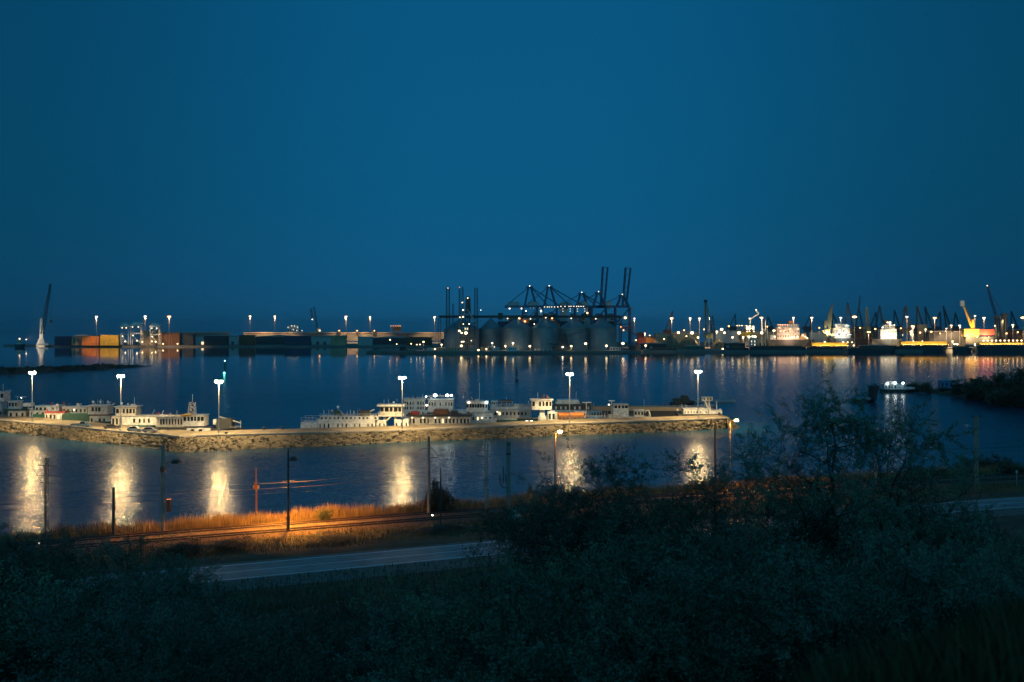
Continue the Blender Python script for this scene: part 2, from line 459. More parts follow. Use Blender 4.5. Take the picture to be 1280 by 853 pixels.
# ------------------------------------------------------------------ road and railway strips
def strip(name, s0, s1, z, m, t0=-150, t1=230, dt=3, kind='structure', zs=None):
    V = []; Q = []
    tt = np.arange(t0, t1 + .1, dt); ss = [s0, s1] if zs is None else [a for a, _ in zs]; zz = [z, z] if zs is None else [c for _, c in zs]
    for t in tt:
        for s, c in zip(ss, zz):
            x, y = xy(t, s); V.append((float(x), float(y), c))
    k = len(ss)
    for i in range(len(tt) - 1):
        for j in range(k - 1): Q.append((i * k + j, (i + 1) * k + j, (i + 1) * k + j + 1, i * k + j + 1))
    o = link(name, fast_mesh(name, V, Q), m)
    if kind: tag(o, kind=kind)
    return o


m_road = mat('worn_asphalt', (.19, .185, .18), .55, var=.3, scale=.4, bump=.15, spec=.5)
m_line = mat('road_paint', (.75, .75, .72), .6, var=.2, scale=2)
m_verge = mat('gravel_verge', (.12, .12, .10), .9, var=.4, scale=2.0, bump=.4)
strip('road', -3.9, 3.9, 3.47, m_road)
strip('road_marking', -3.45, -3.27, 3.476, m_line); strip('road_marking', 3.27, 3.45, 3.476, m_line)
t_ = -140
dash = MB()
strip('road_marking', -.08, .08, 3.476, m_line)
strip('road_verge', -8.6, -3.9, 3.44, m_verge)
strip('road_verge', 3.9, 4.9, 3.44, m_verge)
TRK = (28.6, 33.4)
strip('track_bed', 0, 0, 0, M['ballast'], zs=[(25.6, 1.4), (26.6, 1.95), (35.6, 1.95), (36.6, 1.4)])
for i, c in enumerate(TRK):
    lab = ['railway track on ballast, the one nearer the road', 'railway track on ballast, the one nearer the reeds'][i]
    x0, y0 = xy(0, c)
    tr = thing('railway_track', lab, 'railway track', (0, 0, 0), group='railway tracks beside the road')
    for q in (-.75, .75):
        o = strip('rail', 0, 0, 0, M['rail'], kind=None, zs=[(c + q - .05, 2.03), (c + q - .045, 2.24), (c + q + .045, 2.24), (c + q + .05, 2.03)])
        o.parent = tr
    mb = MB()
    for t in np.arange(-120, 200, 1.0):
        (ax, ay), (bx, by) = xy(t, c - 1.25), xy(t, c + 1.25)
        dx, dy = CA * .13, SA * .13
        mb.add([(ax - dx, ay - dy, 1.9), (ax + dx, ay + dy, 1.9), (bx + dx, by + dy, 1.9), (bx - dx, by - dy, 1.9),
                (ax - dx, ay - dy, 2.03), (ax + dx, ay + dy, 2.03), (bx + dx, by + dy, 2.03), (bx - dx, by - dy, 2.03)],
               [(4, 5, 6, 7), (0, 1, 5, 4), (1, 2, 6, 5), (2, 3, 7, 6), (3, 0, 4, 7)])
    tag(mb.build('sleeper', M['sleeper'], tr), kind='stuff')

# ------------------------------------------------------------------ grass and reeds (uncountable)
rng = np.random.default_rng(5)


def blades(name, P, h, w, m, lean=.25):
    n = len(P); a = rng.uniform(0, 2 * np.pi, n); dx, dy = np.cos(a) * w / 2, np.sin(a) * w / 2
    la = rng.uniform(0, 2 * np.pi, n); ll = rng.uniform(0, lean, n) * h
    tip = P + np.stack([np.cos(la) * ll, np.sin(la) * ll, h], -1)
    mid = P * .45 + tip * .55 - np.stack([np.cos(la) * ll, np.sin(la) * ll, 0 * h], -1) * .15
    z0 = 0 * h
    V = np.stack([P - np.stack([dx, dy, z0], -1), P + np.stack([dx, dy, z0], -1),
                  mid + np.stack([dx, dy, z0], -1) * .9, tip, mid - np.stack([dx, dy, z0], -1) * .9], 1).reshape(-1, 3)
    Q = np.arange(n * 5).reshape(n, 5)
    o = link(name, fast_mesh(name, V, Q), m); tag(o, kind='stuff')
    return o


m_reed = mat('dry_reeds', (.36, .27, .13), .85, stain=(.20, .15, .07), scale=.5)
m_gr = mat('wild_grass', (.085, .085, .035), .9, stain=(.035, .045, .018), scale=.25)
m_dry = mat('dry_grass', (.20, .16, .075), .9, stain=(.07, .07, .03), scale=.2)
n = 42000
t = rng.uniform(-70, 175, n); s = 37.2 + rng.beta(1.5, 1.8, n) * 6.6
cl = np.sin(t * .35) * .25 + np.sin(t * 1.1 + 2) * .2 + np.sin(t * .09 + s) * .25
x, y = xy(t, s)
blades('reeds', np.stack([x, y, ground(x, y) - .1], -1), (1.9 + cl * 1.1 + rng.normal(0, .35, n)).clip(.5, 3.6), rng.uniform(.03, .07, n), m_reed, .22)
n = 26000
t = rng.uniform(-70, 175, n); s = rng.uniform(8.5, 26.5, n); x, y = xy(t, s)
blades('dry_grass', np.stack([x, y, ground(x, y) - .05], -1), rng.uniform(.25, .9, n) * (1 + .5 * np.sin(t * .4) * np.sin(s * .6)), rng.uniform(.03, .07, n), m_dry, .5)
n = 80000
yy = 16 + 110 * rng.beta(1.1, 1.6, n); xx = (rng.uniform(-40, 1320, n) - CX) * yy / F
y2 = rng.uniform(6, 20, 16000); x2 = (rng.uniform(1020, 1420, 16000) - CX) * y2 / F; xx, yy = np.r_[xx, x2], np.r_[yy, y2]
t, s = ts(xx, yy); k = s < -4.8; xx, yy = xx[k], yy[k]; n = len(xx)
blades('hillside_grass', np.stack([xx, yy, ground(xx, yy) - .05], -1), rng.uniform(.25, .85, n), rng.uniform(.015, .04, n) * (1 + yy / 60), m_gr, .6)

# ------------------------------------------------------------------ pier, spits and quays
def poly_xy(pts, z): return [(X(px, WY(py, z)), WY(py, z)) for px, py in pts]


PZ = 2.8
EDGE = [(-120, 512), (-60, 519.5), (0, 526), (40, 529.6), (80, 533), (150, 540.3), (205, 545), (224, 547.2), (245, 545.8), (300, 544.3), (400, 541.8), (480, 539.5), (560, 536.3), (630, 533.5), (700, 530.9), (770, 528.8), (830, 526.8), (880, 524.9), (908, 523.7)]
WATER = [(-120, 525), (-60, 532), (0, 540), (40, 544), (80, 549), (150, 556.5), (203, 561.8), (214, 565.5), (240, 565.5), (300, 562.5), (400, 558), (480, 554), (560, 550.5), (630, 547.8), (700, 545), (770, 542.3), (830, 539.8), (880, 537.3), (906, 536)]


def resample(pts, n):
    p = np.array(pts); d = np.r_[0, np.cumsum(np.hypot(*np.diff(p, axis=0).T))]
    q = np.linspace(0, d[-1], n); return np.stack([np.interp(q, d, p[:, 0]), np.interp(q, d, p[:, 1])], -1)


e_ = np.array(poly_xy(EDGE, PZ)); w_ = np.array(poly_xy(WATER, 0))
pr = lambda a, n: np.stack([np.interp(np.linspace(0, 1, n), np.linspace(0, 1, len(a)), a[:, j]) for j in (0, 1)], -1)
NE = 420; er, wr = pr(e_, NE), pr(w_, NE)


def edge_y(x): return np.interp(x, e_[:, 0], e_[:, 1])


PW = 15.5                                            # pier width
far = er + np.array([0, PW])
# deck: near edge, kerb, road, far edge
V = []; Q = []
for i in range(NE):
    V += [(*er[i], PZ), (*far[i], PZ)]
for i in range(NE - 1): Q.append((2 * i, 2 * i + 2, 2 * i + 3, 2 * i + 1))
m_deck = mat('pier_concrete_road', (.26, .22, .15), .85, stain=(.12, .10, .07), scale=.25, bump=.15)
tag(link('pier_road', fast_mesh('pier_road', V, Q), m_deck), kind='structure')
# kerb wall along the near edge, far wall and end wall
V = []; Q = []
for i in range(NE):
    (x, y) = er[i]; V += [(x, y - .25, PZ - .4), (x, y - .25, PZ + .45), (x, y + .3, PZ + .45), (x, y + .3, PZ + .004)]
for i in range(NE - 1):
    for j in range(3): Q.append((4 * i + j, 4 * i + 4 + j, 4 * i + 5 + j, 4 * i + 1 + j))
tag(link('pier_kerb', fast_mesh('pier_kerb', V, Q), M['concrete']), kind='structure')
V = [];  Q = []
for i in range(NE): V += [(*far[i], PZ), (far[i][0], far[i][1], -2)]
for i in range(NE - 1): Q.append((2 * i, 2 * i + 2, 2 * i + 3, 2 * i + 1))
tag(link('pier_wall', fast_mesh('pier_wall', V, Q), M['concrete']), kind='structure')
# riprap slope with stones
m_rock = mat('riprap_stone', (.145, .115, .07), .9, stain=(.09, .074, .048), scale=.8, bump=.4)
rs = np.random.default_rng(9)
J = 14; V = []; Q = []
for i in range(NE):
    for j in range(J):
        f = j / (J - 1)
        p = er[i] + np.array([0, -.25]) + (wr[i] - er[i]) * (f * 1.12); z = PZ - .1 - (PZ + .35) * f
        q = rs.normal(0, .22, 3) if 0 < j < J - 1 else (0, 0, 0)
        V.append((p[0] + q[0], p[1] + q[1], z + q[2] * .9))
for i in range(NE - 1):
    for j in range(J - 1): Q.append((i * J + j, i * J + j + 1, (i + 1) * J + j + 1, (i + 1) * J + j))
tag(link('pier_embankment', fast_mesh('pier_embankment', V, Q), m_rock), kind='structure')
mb = MB()
for _ in range(3600):
    i = rs.uniform(0, NE - 1.01); a = int(i); f = rs.beta(1.4, 1.1); c = er[a] + (er[a + 1] - er[a]) * (i - a); d = wr[a]
    p = c + (d - c) * (f * 1.04); z = PZ - .1 - (PZ + .2) * f; r = rs.uniform(.16, .46)
    n0 = len(mb.v); mb.ball((p[0], p[1], z + .1), r, r * rs.uniform(.7, 1.1), r * rs.uniform(.5, .8), 6, 3)
    for k in range(n0, len(mb.v)):
        v = mb.v[k]; mb.v[k] = (v[0] + rs.normal(0, r * .15), v[1] + rs.normal(0, r * .15), v[2] + rs.normal(0, r * .15))
tag(mb.build('riprap_stones', m_rock), kind='stuff')
# pier head: sloping stone cone at the right end
ex, ey = er[-1]; head = []
mb = MB()
rt = [(ex + 6 * math.sin(a) * 1.0, ey + PW / 2 - (PW / 2 + 6) * math.cos(a)) for a in np.linspace(0, math.pi, 12)]
rt2 = [(ex + 2 * math.sin(a), ey + PW / 2 - (PW / 2) * math.cos(a)) for a in np.linspace(0, math.pi, 12)]
mb.prism_z(rt, -.6, PZ - .02, rt2); tag(mb.build('pier_head', m_rock), kind='structure')


def ridge(name, pts, Y_of, w, hfun, m, n=160, J=9, seed=1, kind='structure'):
    p = resample(pts, n); rr = np.random.default_rng(seed); V = []; Q = []
    for i, (px, py) in enumerate(p):
        Y = WY(py); x = X(px, Y)
        for j in range(J):
            f = j / (J - 1); z = hfun(px) * math.sin(math.pi * min(1, f * 1.02)) ** .7 - .4
            V.append((x + rr.normal(0, .5), Y + f * w, z + (rr.normal(0, .22) * hfun(px) if 0 < j < J - 1 else 0)))
    for i in range(n - 1):
        for j in range(J - 1): Q.append((i * J + j, (i + 1) * J + j, (i + 1) * J + j + 1, i * J + j + 1))
    return tag(link(name, fast_mesh(name, V, Q), m), kind=kind)


m_spit = mat('dark_rock_spit', (.06, .055, .04), .95, scale=.3, bump=.6)
ridge('rocky_spit', [(-160, 472), (0, 467.2), (60, 465), (110, 462.4), (150, 460), (186, 458.2)], None, 22, lambda p: 3.6 if p < 120 else 3.6 * max(.15, (190 - p) / 70), m_spit, 200)
m_pen = mat('peninsula_scrub', (.06, .06, .03), .95, stain=(.025, .03, .015), scale=.15, bump=.6)
# peninsula on the right: wedge of land
pn = resample([(1128, 487.5), (1150, 490.5), (1185, 495), (1215, 499), (1250, 504), (1290, 509), (1360, 520)], 120)
V = []; Q = []; rr = np.random.default_rng(4)
for i, (px, py) in enumerate(pn):
    Y = WY(py); x = X(px, Y); D = 10 + 1.1 * (i)
    for j in range(10):
        f = j / 9; z = -.4 + min(4.5, 1.0 + .045 * i) * math.sin(math.pi * f) ** .5 + (rr.normal(0, .12) if 0 < j < 9 else 0)
        V.append((x + .4 * f * D, Y + f * D, z))
for i in range(119):
    for j in range(9): Q.append((i * 10 + j, (i + 1) * 10 + j, (i + 1) * 10 + j + 1, i * 10 + j + 1))
tag(link('peninsula_ground', fast_mesh('peninsula_ground', V, Q), m_pen), kind='structure')

# far quays
def slab(name, pts_near, depth, z, m, bev=1.0):
    near = [(X(px, WY(py)), WY(py)) for px, py in pts_near]
    fr = [(x + 0.0, y + depth) for x, y in near][::-1]
    mb = MB(); mb.prism_z(near + fr, -2, z); return tag(mb.build(name, m), kind='structure')


slab('left_jetty', [(4, 432.6), (72, 433.2)], 40, 2.2, M['quay'])
slab('left_quay', [(68, 433.4), (180, 433.9), (330, 434.1), (560, 434.3)], 420, 2.2, M['quay'])
slab('silo_quay', [(458, 441.6), (500, 442.3), (640, 442.6), (800, 441.6), (806, 440)], 160, 2.4, M['quay'])
slab('right_quay', [(795, 440.2), (900, 440.8), (1100, 440.0), (1330, 438.6)], 700, 2.6, M['quay'])

# ------------------------------------------------------------------ the evening air
hm = bpy.data.materials.new('evening_air'); hm.use_nodes = True; nt = hm.node_tree
for n in list(nt.nodes): nt.nodes.remove(n)
pv = nt.nodes.new('ShaderNodeVolumePrincipled'); ho = nt.nodes.new('ShaderNodeOutputMaterial')
pv.inputs['Color'].default_value = (.80, .90, 1.0, 1); pv.inputs['Density'].default_value = 0.45e-4; pv.inputs['Anisotropy'].default_value = .6
nt.links.new(pv.outputs[0], ho.inputs['Volume'])
tag(MB().box(-R_ - 100, R_ + 100, -600, R_ + 100, -7, 160).build('haze', hm), kind='stuff')
# ------------------------------------------------------------------ far harbour: lamp masts
def light_mast(px, yt, yb, Y, lm, label, group, w=2.2, zb=2.2, r=.45, pw=1.0):
    R = Rig('light_mast', label, 'light mast', px, Y, group, zb)
    zt = R.z(yt)
    MB().tube((0, 0, 0), (0, 0, zt), r, r * .55, 8).build('pole', M['steel'], R.root)
    MB().lathe([(w * .5, zt + .5), (w * .9, zt + .6), (w * .9, zt + .9), (w * .4, zt + 1.1)], 10).build('head_frame', M['steel'], R.root)
    MB().ball((0, 0, zt - .1), w, w, w * .42, 8, 4).build('flood_lamp', lm, R.root)
    R.spot(px, yt + .9, 260000 * pw * (w / 2.2) ** 1.5, (1.0, .62, .30), -1.0, 118)
    return R


G1 = 'tall light masts on the left quay'
for px, yt, yb, lm, w, lab in (
    (120.5, 396, 419, 'L_mastw', 2.4, 'tall light mast rising between the dark shed and the yellow container stack'),
    (181.5, 395.5, 418, 'L_mastw', 2.4, 'tall light mast beside the white gantry cranes, left of the warmest mast'),
    (211.5, 395.8, 413, 'L_masto', 3.0, 'warm glowing light mast over the lit tan stacks with a long reflection below'),
    (312.5, 395.5, 416, 'L_mast', 2.3, 'light mast over the seawall, left of a close pair far left of the white crane'),
    (343.5, 395.5, 416, 'L_mast', 2.3, 'light mast over the seawall just left of the small lit ship bridge'),
    (432.5, 395.8, 416, 'L_mast', 2.8, 'light mast over the seawall to the right of the small white crane'),
    (462.5, 396.5, 416, 'L_mastw', 1.8, 'faint light mast over the seawall left of the orange lit kiosk tower'),
    (543.3, 396.3, 416, 'L_mast', 2.4, 'light mast at the right end of the seawall beside the first big silo')):
    light_mast(px, yt, yb, 1600 if px < 220 else 1935, M[lm], lab, G1, w, pw=.85 if px < 220 else 1.1)

# long pale seawall behind the left quay
def seg(pxa, pxb, yt, Y, d, m, name, label, cat, group=None):
    R = Rig(name, label, cat, (pxa + pxb) / 2, Y, group, 2.2)
    R.box('wall', pxa, pxb, yt, yt + 10, d, M['quay']); R.box('coping', pxa, pxb, yt - .8, yt, d + 2, m)  # lit top edge and dim front put in as paler and darker materials
    return R
seg(190, 286, 416.3, 1960, 5, M['tan'], 'seawall', 'long low pale seawall left of the gap, behind the lit tan stacks', 'seawall', 'seawall sections')
seg(305, 555, 416.6, 1960, 5, M['tan'], 'seawall', 'long low pale seawall right of the gap, running up to the silos', 'seawall', 'seawall sections')

# white mobile crane on the far left jetty
R = Rig('harbour_crane', 'white mobile harbour crane with a tall thin boom on the far left jetty', 'crane', 52, 1680, None, 2.2)
R.box('undercarriage', 47, 62, 429.3, 432, 9, M['white'])
R.box('machine_house', 48, 57, 424, 429.3, 7, M['white'], tx=.8)
R.box('tower', 50, 54.5, 398, 424, 4, M['white'], tx=.7)
R.box('cab', 53.5, 56, 412, 416, 3, M['grey'])
R.lat('boom', 53, 418, 63, 355, 4.2, .35, M['cranedark'], w1=2)
R.bar('stay_rope', 51.5, 398, 63, 355, .25, M['cranedark'])
R.bar('hoist_rope', 63.5, 356, 63.8, 401, .2, M['cranedark'])
R.box('hook_block', 62.6, 65, 400, 404, 2.4, M['cranedark'])
R.lamp(35, 424.5, 1.0, M['L_mastw'], -6, part='flood_lamp'); R.bar('lamp_post', 35, 424.5, 35, 432, .2, M['steel'], -6); R.spot(36, 424.5, 120000, (1, .72, .45), -6, 150, aim=(1, .3, .25))
R = Rig('work_boat', 'small work boat with one bright lamp at the tip of the left jetty', 'boat', 25, 1600)
R.hull(19, 32, 430.5, M['dark'], 5); R.box('cabin', 21, 28, 425.5, 430.5, 4, M['white']); R.wins(3, M['glass']); R.lamp(24.5, 423.8, 1.2, M['L_mast'])

# stacks and sheds of the left quay
def stack(x0, x1, yt, yb, m, label, d=12, Y=1640, group='container stacks on the left quay'):
    R = Rig('container_stack', label, 'container stack', (x0 + x1) / 2, Y, group, 2.2)
    n = max(1, round((x1 - x0) * R.k / 12.4)); h = max(1, round((yb - yt) * R.k / 2.9))
    xa, xb = R.x(x0), R.x(x1); zt, zb = R.z(yt), 0; w = (xb - xa) / n; hh = (zt - zb) / h
    for i in range(n):
        mb = MB()
        for j in range(h):
            a, b_ = xa + w * i + .15, xa + w * (i + 1) - .15
            o = (j * 7 + i * 5) % 3 * .25
            mb.box(a, b_, -d / 2 + o, d / 2 + o, zb + hh * j + .05, zb + hh * (j + 1) - .05)
            for q in range(9): mb.box(a + (b_ - a) * (q + .25) / 9, a + (b_ - a) * (q + .7) / 9, -d / 2 + o - .15, -d / 2 + o + .02, zb + hh * j + .3, zb + hh * (j + 1) - .3)
        mb.build('container', m, R.root)
    return R
stack(70, 88, 420.5, 432, M['navy'], 'dark navy container stack right of the white mobile crane')
stack(104, 125.5, 420.5, 431.5, M['orange'], 'dull orange container stack left of the yellow one')
stack(127, 150, 419, 431.5, M['yellow'], 'bright yellow container stack left of the white gantry cranes')
stack(199, 226, 416, 431, M['rust'], 'rust brown container stack under the warmest light mast')
stack(231, 243, 418, 431.5, M['dark'], 'dark container stack just right of the rust brown stack')
stack(256, 285, 420, 431.5, M['dark'], 'low dark container stack left of the gap in the seawall')
stack(300, 318, 419, 431.5, M['rust'], 'rust coloured container stack below the first seawall mast right of the gap')
stack(356, 388, 420, 431.5, M['navy'], 'navy container stack below the small lit ship bridge')
stack(414, 433, 419.5, 431.5, M['tan'], 'tan container stack below the mast right of the small crane')
stack(448, 466, 421, 431.5, M['grey'], 'grey container stack left of the orange lit kiosk tower')
stack(508, 540, 421.5, 431.5, M['rust'], 'rust red container stack at the right end of the seawall')
R = Rig('grab_bucket_rack', 'beige bucket grabs standing between the navy and the orange stack', 'grab', 94, 1640, None, 2.2)
R.box('grab_shell', 90, 93.5, 421, 431.5, 6, M['tan'], tx=.4); R.box('grab_shell', 94.5, 98, 424, 431.5, 6, M['tan'], tx=.5); R.bar('beam', 89, 431, 99, 425, .5, M['rust'])
def shed(x0, x1, yt, yb, m, label, Y=1740, lit=()):
    R = Rig('harbour_shed', label, 'shed', (x0 + x1) / 2, Y, 'long dark sheds on the left quay', 2.2)
    xa, xb = R.x(x0), R.x(x1); zt = R.z(yt)
    MB().box(xa, xb, -15, 15, 0, zt - 3).build('wall', m, R.root)
    MB().prism_y([(xa - 1, zt - 2.99), (xb + 1, zt - 2.99), (xb + 1, zt - 2.5), ((xa + xb) / 2, zt), (xa - 1, zt - 2.5)], -16, 16).build('roof', M['siloroof'], R.root)
    for i in range(5):
        c = xa + (xb - xa) * (i + .5) / 5
        MB().box(c - 2.2, c + 2.2, -15.1, -14.9, 0, 5).build('door', M['L_win'] if i in lit else M['dark'], R.root)
    return R
shed(98, 121, 418, 431, M['dark'], 'short dark shed behind the orange container stack')
shed(238, 300, 418.8, 431, M['grey'], 'long dark shed with one lit door, left of the gap in the seawall', lit=(1,))
shed(322, 372, 419, 431, M['dark'], 'dark shed below the pair of masts over the seawall')
shed(386, 430, 419.5, 431, M['grey'], 'grey shed below the small white crane')
shed(466, 512, 420.5, 431, M['dark'], 'dark shed below the orange lit kiosk tower')

# three white gantry cranes on the left quay
for px, w, yt, lab in ((157, 9, 404.5, 'white lit gantry crane with round top, nearest the yellow container stack'),
                       (171, 13, 403.5, 'broader white lit gantry crane in the middle of the three'),
                       (194.5, 11, 405, 'white lit gantry crane right of the other two, before the tan stacks')):
    R = Rig('gantry_crane', lab, 'gantry crane', px, 1625, 'white gantry cranes on the left quay', 2.2)
    h = w / 2
    for a in (-h, h):
        for dd in (-4, 4): R.bar('leg', px + a, yt + 3, px + a, 431, .5, M['white'], dd)
    R.box('top_girder', px - h - 1, px + h + 1, yt + 1.2, yt + 4, 9, M['white'])
    R.box('cabin', px - h * .8, px + h * .8, yt - 1.2, yt + 1.2, 6, M['pale'], tx=.6)
    R.box('platform', px - h, px + h, yt + 13, yt + 14, 8, M['grey'])
    R.bar('brace', px - h, yt + 13, px + h, yt + 4, .3, M['white'], -4); R.bar('brace', px + h, yt + 26, px - h, yt + 14, .3, M['white'], -4)
    for a in (-h * .6, h * .5): R.lamp(px + a, yt + 5.5, .9, M['L_deckw'], -5)
    R.lamp(px - h * .5, yt + 16, 1.0, M['L_deckw'], -5); R.lamp(px + h * .3, yt + 22.5, 1.1, M['L_quay'], -6)
R = stack(176, 199, 413.5, 431.5, M['tan'], 'floodlit tan stack behind the white gantry cranes', 14, 1652)
R = stack(199, 226, 417.5, 431, M['tan'], 'long tan stack right of the white gantry cranes', 10, 1668)
for i, (px, py) in enumerate(((190, 427), (178, 427.5), (204, 430), (222, 430))):
    R = Rig('quay_lamp', ['low quay lamp between the feet of the white gantry cranes', 'low quay lamp left of the feet of the middle gantry crane', 'low quay lamp before the long tan stack', 'low quay lamp right of the long tan stack'][i], 'quay lamp', px, 1612, 'low lamps along the quays', 2.2)
    R.bar('pole', px, py, px, 432.2, .15, M['steel']); R.lamp(px, py, 1.1, M['L_quay'], -.4)

R = Rig('coaster_ship', 'small ship with a lit white bridge showing over the seawall', 'ship', 367, 2050)
R.hull(345, 385, 417, M['navy'], 14); R.box('bridge', 360, 374, 409.5, 417, 9, M['white']); R.wins(5, M['glass']); R.box('wheelhouse', 362, 373, 406.3, 409.5, 7, M['white'], roof=M['white']); R.wins(5, M['glass'])
for px, py in ((361, 409.2), (365.5, 407.7), (369, 407.7), (373, 409), (367.5, 412.5), (372, 413.5)): R.lamp(px, py, .8, M['L_ship'], -7)
R = Rig('harbour_crane', 'small harbour crane with a white lit mast and dark raised boom, behind the seawall', 'crane', 394, 2000, None, 2.2)
R.box('base', 390, 400, 414, 421, 8, M['grey']); R.bar('mast', 397, 415, 391.5, 400, 1.3, M['white'], r1=.7); R.lat('boom', 390.5, 400, 388.5, 386, 3, .35, M['cranedark'])
R.lat('boom_foot', 397, 414, 392.5, 384, 2.5, .3, M['cranedark']); R.lamp(390.7, 399.5, 1.2, M['L_mastw'], -3); R.lamp(400, 413.5, 1.4, M['L_masto'], -4); R.box('cab', 397, 401, 410, 415, 5, M['white'])
R.lamp(378, 413.5, .8, M['L_ship'], -3)
for px, lab in ((424, 'low lamp hut on the seawall left of the warm mast'), (446.5, 'low lamp hut on the seawall right of the warm mast'), (468, 'low lamp hut on the seawall near the faint mast')):
    R = Rig('lamp_hut', lab, 'lamp hut', px, 1955, 'lamp huts on the seawall', 2.2)
    R.box('hut', px - 2, px + 2, 412.5, 417, 4, M['dark'], tx=.7); R.lamp(px + .3, 413.6, 1.1, M['L_masto'], -3.4)
R = Rig('kiosk_tower', 'small orange lit control kiosk on two legs standing over the seawall', 'kiosk', 495, 1950, None, 2.2)
R.box('cabin', 491, 501.5, 407.8, 414.2, 8, M['orange'], roof=M['white']); R.wins(4, M['glass'])
for px in (488.7, 494, 500): R.bar('leg', px, 408, px, 418, .5, M['white'])
R.box('gantry_beam', 487.5, 502, 406.4, 407.6, 3, M['white'])
for px in (489, 492, 495, 498, 500.5): R.lamp(px, 407.6, .75, M['L_red'], -5)

# ------------------------------------------------------------------ silos
YS = 1310
def silo(px, w, yeave, yapex, label, Y=YS):
    R = Rig('grain_silo', label, 'silo', px, Y, 'round steel grain silos', 2.4)
    r = w / 2 * R.k; ze, za = R.z(yeave), R.z(yapex); n = 40
    prof = []
    nr = 26
    for i in range(nr):                                       # corrugated rings
        z = ze * i / nr; prof += [(r, z), (r + .14, z + ze / nr * .5)]
    prof.append((r, ze)); MB().lathe(prof, n).build('wall', M['silo'], R.root)
    MB().lathe([(r + .35, ze - .3), (r + .35, ze + .1), (r * .96, ze + .35), (2.2, za - .4), (2.2, za + .8), (.4, za + 1.1)], n).build('roof', M['siloroof'], R.root)
    for i in range(12):
        a = 2 * math.pi * i / 12 + .2
        MB().tube((r * 1.005 * math.cos(a), r * 1.005 * math.sin(a), .1), (r * 1.005 * math.cos(a), r * 1.005 * math.sin(a), ze), .16, .16, 4).build('stiffener', M['silo'], R.root)
    a = -1.2
    MB().lattice((r * 1.03 * math.cos(a), r * 1.03 * math.sin(a), 0), (r * 1.03 * math.cos(a), r * 1.03 * math.sin(a), ze), 1.1, .08, 14).build('ladder', M['steel'], R.root)
    return R
silo(577, 44, 411.5, 398, 'big cone roofed silo behind the lit elevator tower, leftmost of the silos', 1330)
silo(613.5, 29, 411, 399, 'narrow silo between the elevator tower and the row of four', 1345)
silo(646, 36.5, 410, 397.8, 'cone roofed silo, left end of the row of four')
silo(682, 36.5, 410, 397.8, 'cone roofed silo, second from the left in the row of four')
silo(717.5, 36.5, 410, 397.8, 'cone roofed silo behind the dark ship loader')
silo(752.5, 36.5, 410.2, 398, 'cone roofed silo, right end of the row of four')

R = Rig('conveyor_gallery', 'long dark conveyor gallery running over the silo roofs', 'conveyor', 660, 1308, None, 2.4)
MB().box(R.x(549), R.x(776), -1.6, 1.6, R.z(397.6), R.z(394.6)).build('gallery', M['cranedark'], R.root)
mb = MB()
for q in np.arange(549, 776, 3.0): mb.tube((R.x(q), -1.7, R.z(397.6)), (R.x(q + 1.5), -1.7, R.z(394.2)), .18, .18, 4).tube((R.x(q + 1.5), -1.7, R.z(394.2)), (R.x(q + 3), -1.7, R.z(397.6)), .18, .18, 4)
mb.build('truss', M['cranedark'], R.root)
for q in (549.5, 626, 762.5, 775): R.lat('support_tower', q, 437, q, 397.6, 3.2, .25, M['cranedark'], -2.5)
for q in (625.5, 627.5): R.box('transfer_house', q - 3, q + 1, 391.5, 399.5, 6, M['cranedark'], dy=-.5 + (q - 626))
for px, py in ((634.5, 398.4), (649, 398.6), (663, 398.8), (667.8, 405.3), (682, 397.4), (713.8, 398.2), (744.3, 398.8)): R.lamp(px, py, .8, M['L_deckw'], -4.5)

# elevator tower with lights
R = Rig('elevator_tower', 'dark grain elevator tower with many lamps and a chute before the left silo', 'tower', 583, 1290, None, 2.4)
R.lat('frame', 580, 437, 580, 384, 9, .4, M['cranedark'])
R.lat('frame', 590, 437, 590, 392, 7, .35, M['cranedark'])
R.box('head_house', 581.5, 588.5, 372, 392, 6, M['cranedark'], tx=.8)
R.bar('chute', 584, 387, 597, 407, 1.1, M['steel'], -4); R.bar('chute', 578.5, 392, 574, 410, .8, M['steel'], -3)
for y in (395, 404, 413, 422, 430): R.box('platform', 574, 595, y, y + .8, 9, M['cranedark'])
R.box('control_room', 578, 586, 408.5, 414.5, 6, M['grey'], dy=-5); R.wins(3, M['glass'], lit=(1, 2), litm=M['L_win'])
for px, py, r, m in ((578.3, 378.6, .9, 'L_deckw'), (585, 373, .8, 'L_deckw'), (579.2, 387.8, 1.1, 'L_deckw'), (575.2, 397, .9, 'L_deckw'), (579.2, 396.4, 1.1, 'L_deckw'), (574.5, 413.8, 1.5, 'L_quay'), (577.4, 416.3, 1.2, 'L_quay'), (582.6, 416.5, 2.1, 'L_quay'), (579.5, 405.3, .7, 'L_deckw'), (586.8, 405.3, .6, 'L_dim'), (577.5, 427.3, 1.0, 'L_deckw'), (579.7, 427.3, 1.0, 'L_deckw'), (577, 432.4, 1.6, 'L_quay'), (589.5, 426, .6, 'L_deckw')):
    R.lamp(px, py, r, M[m], -7)

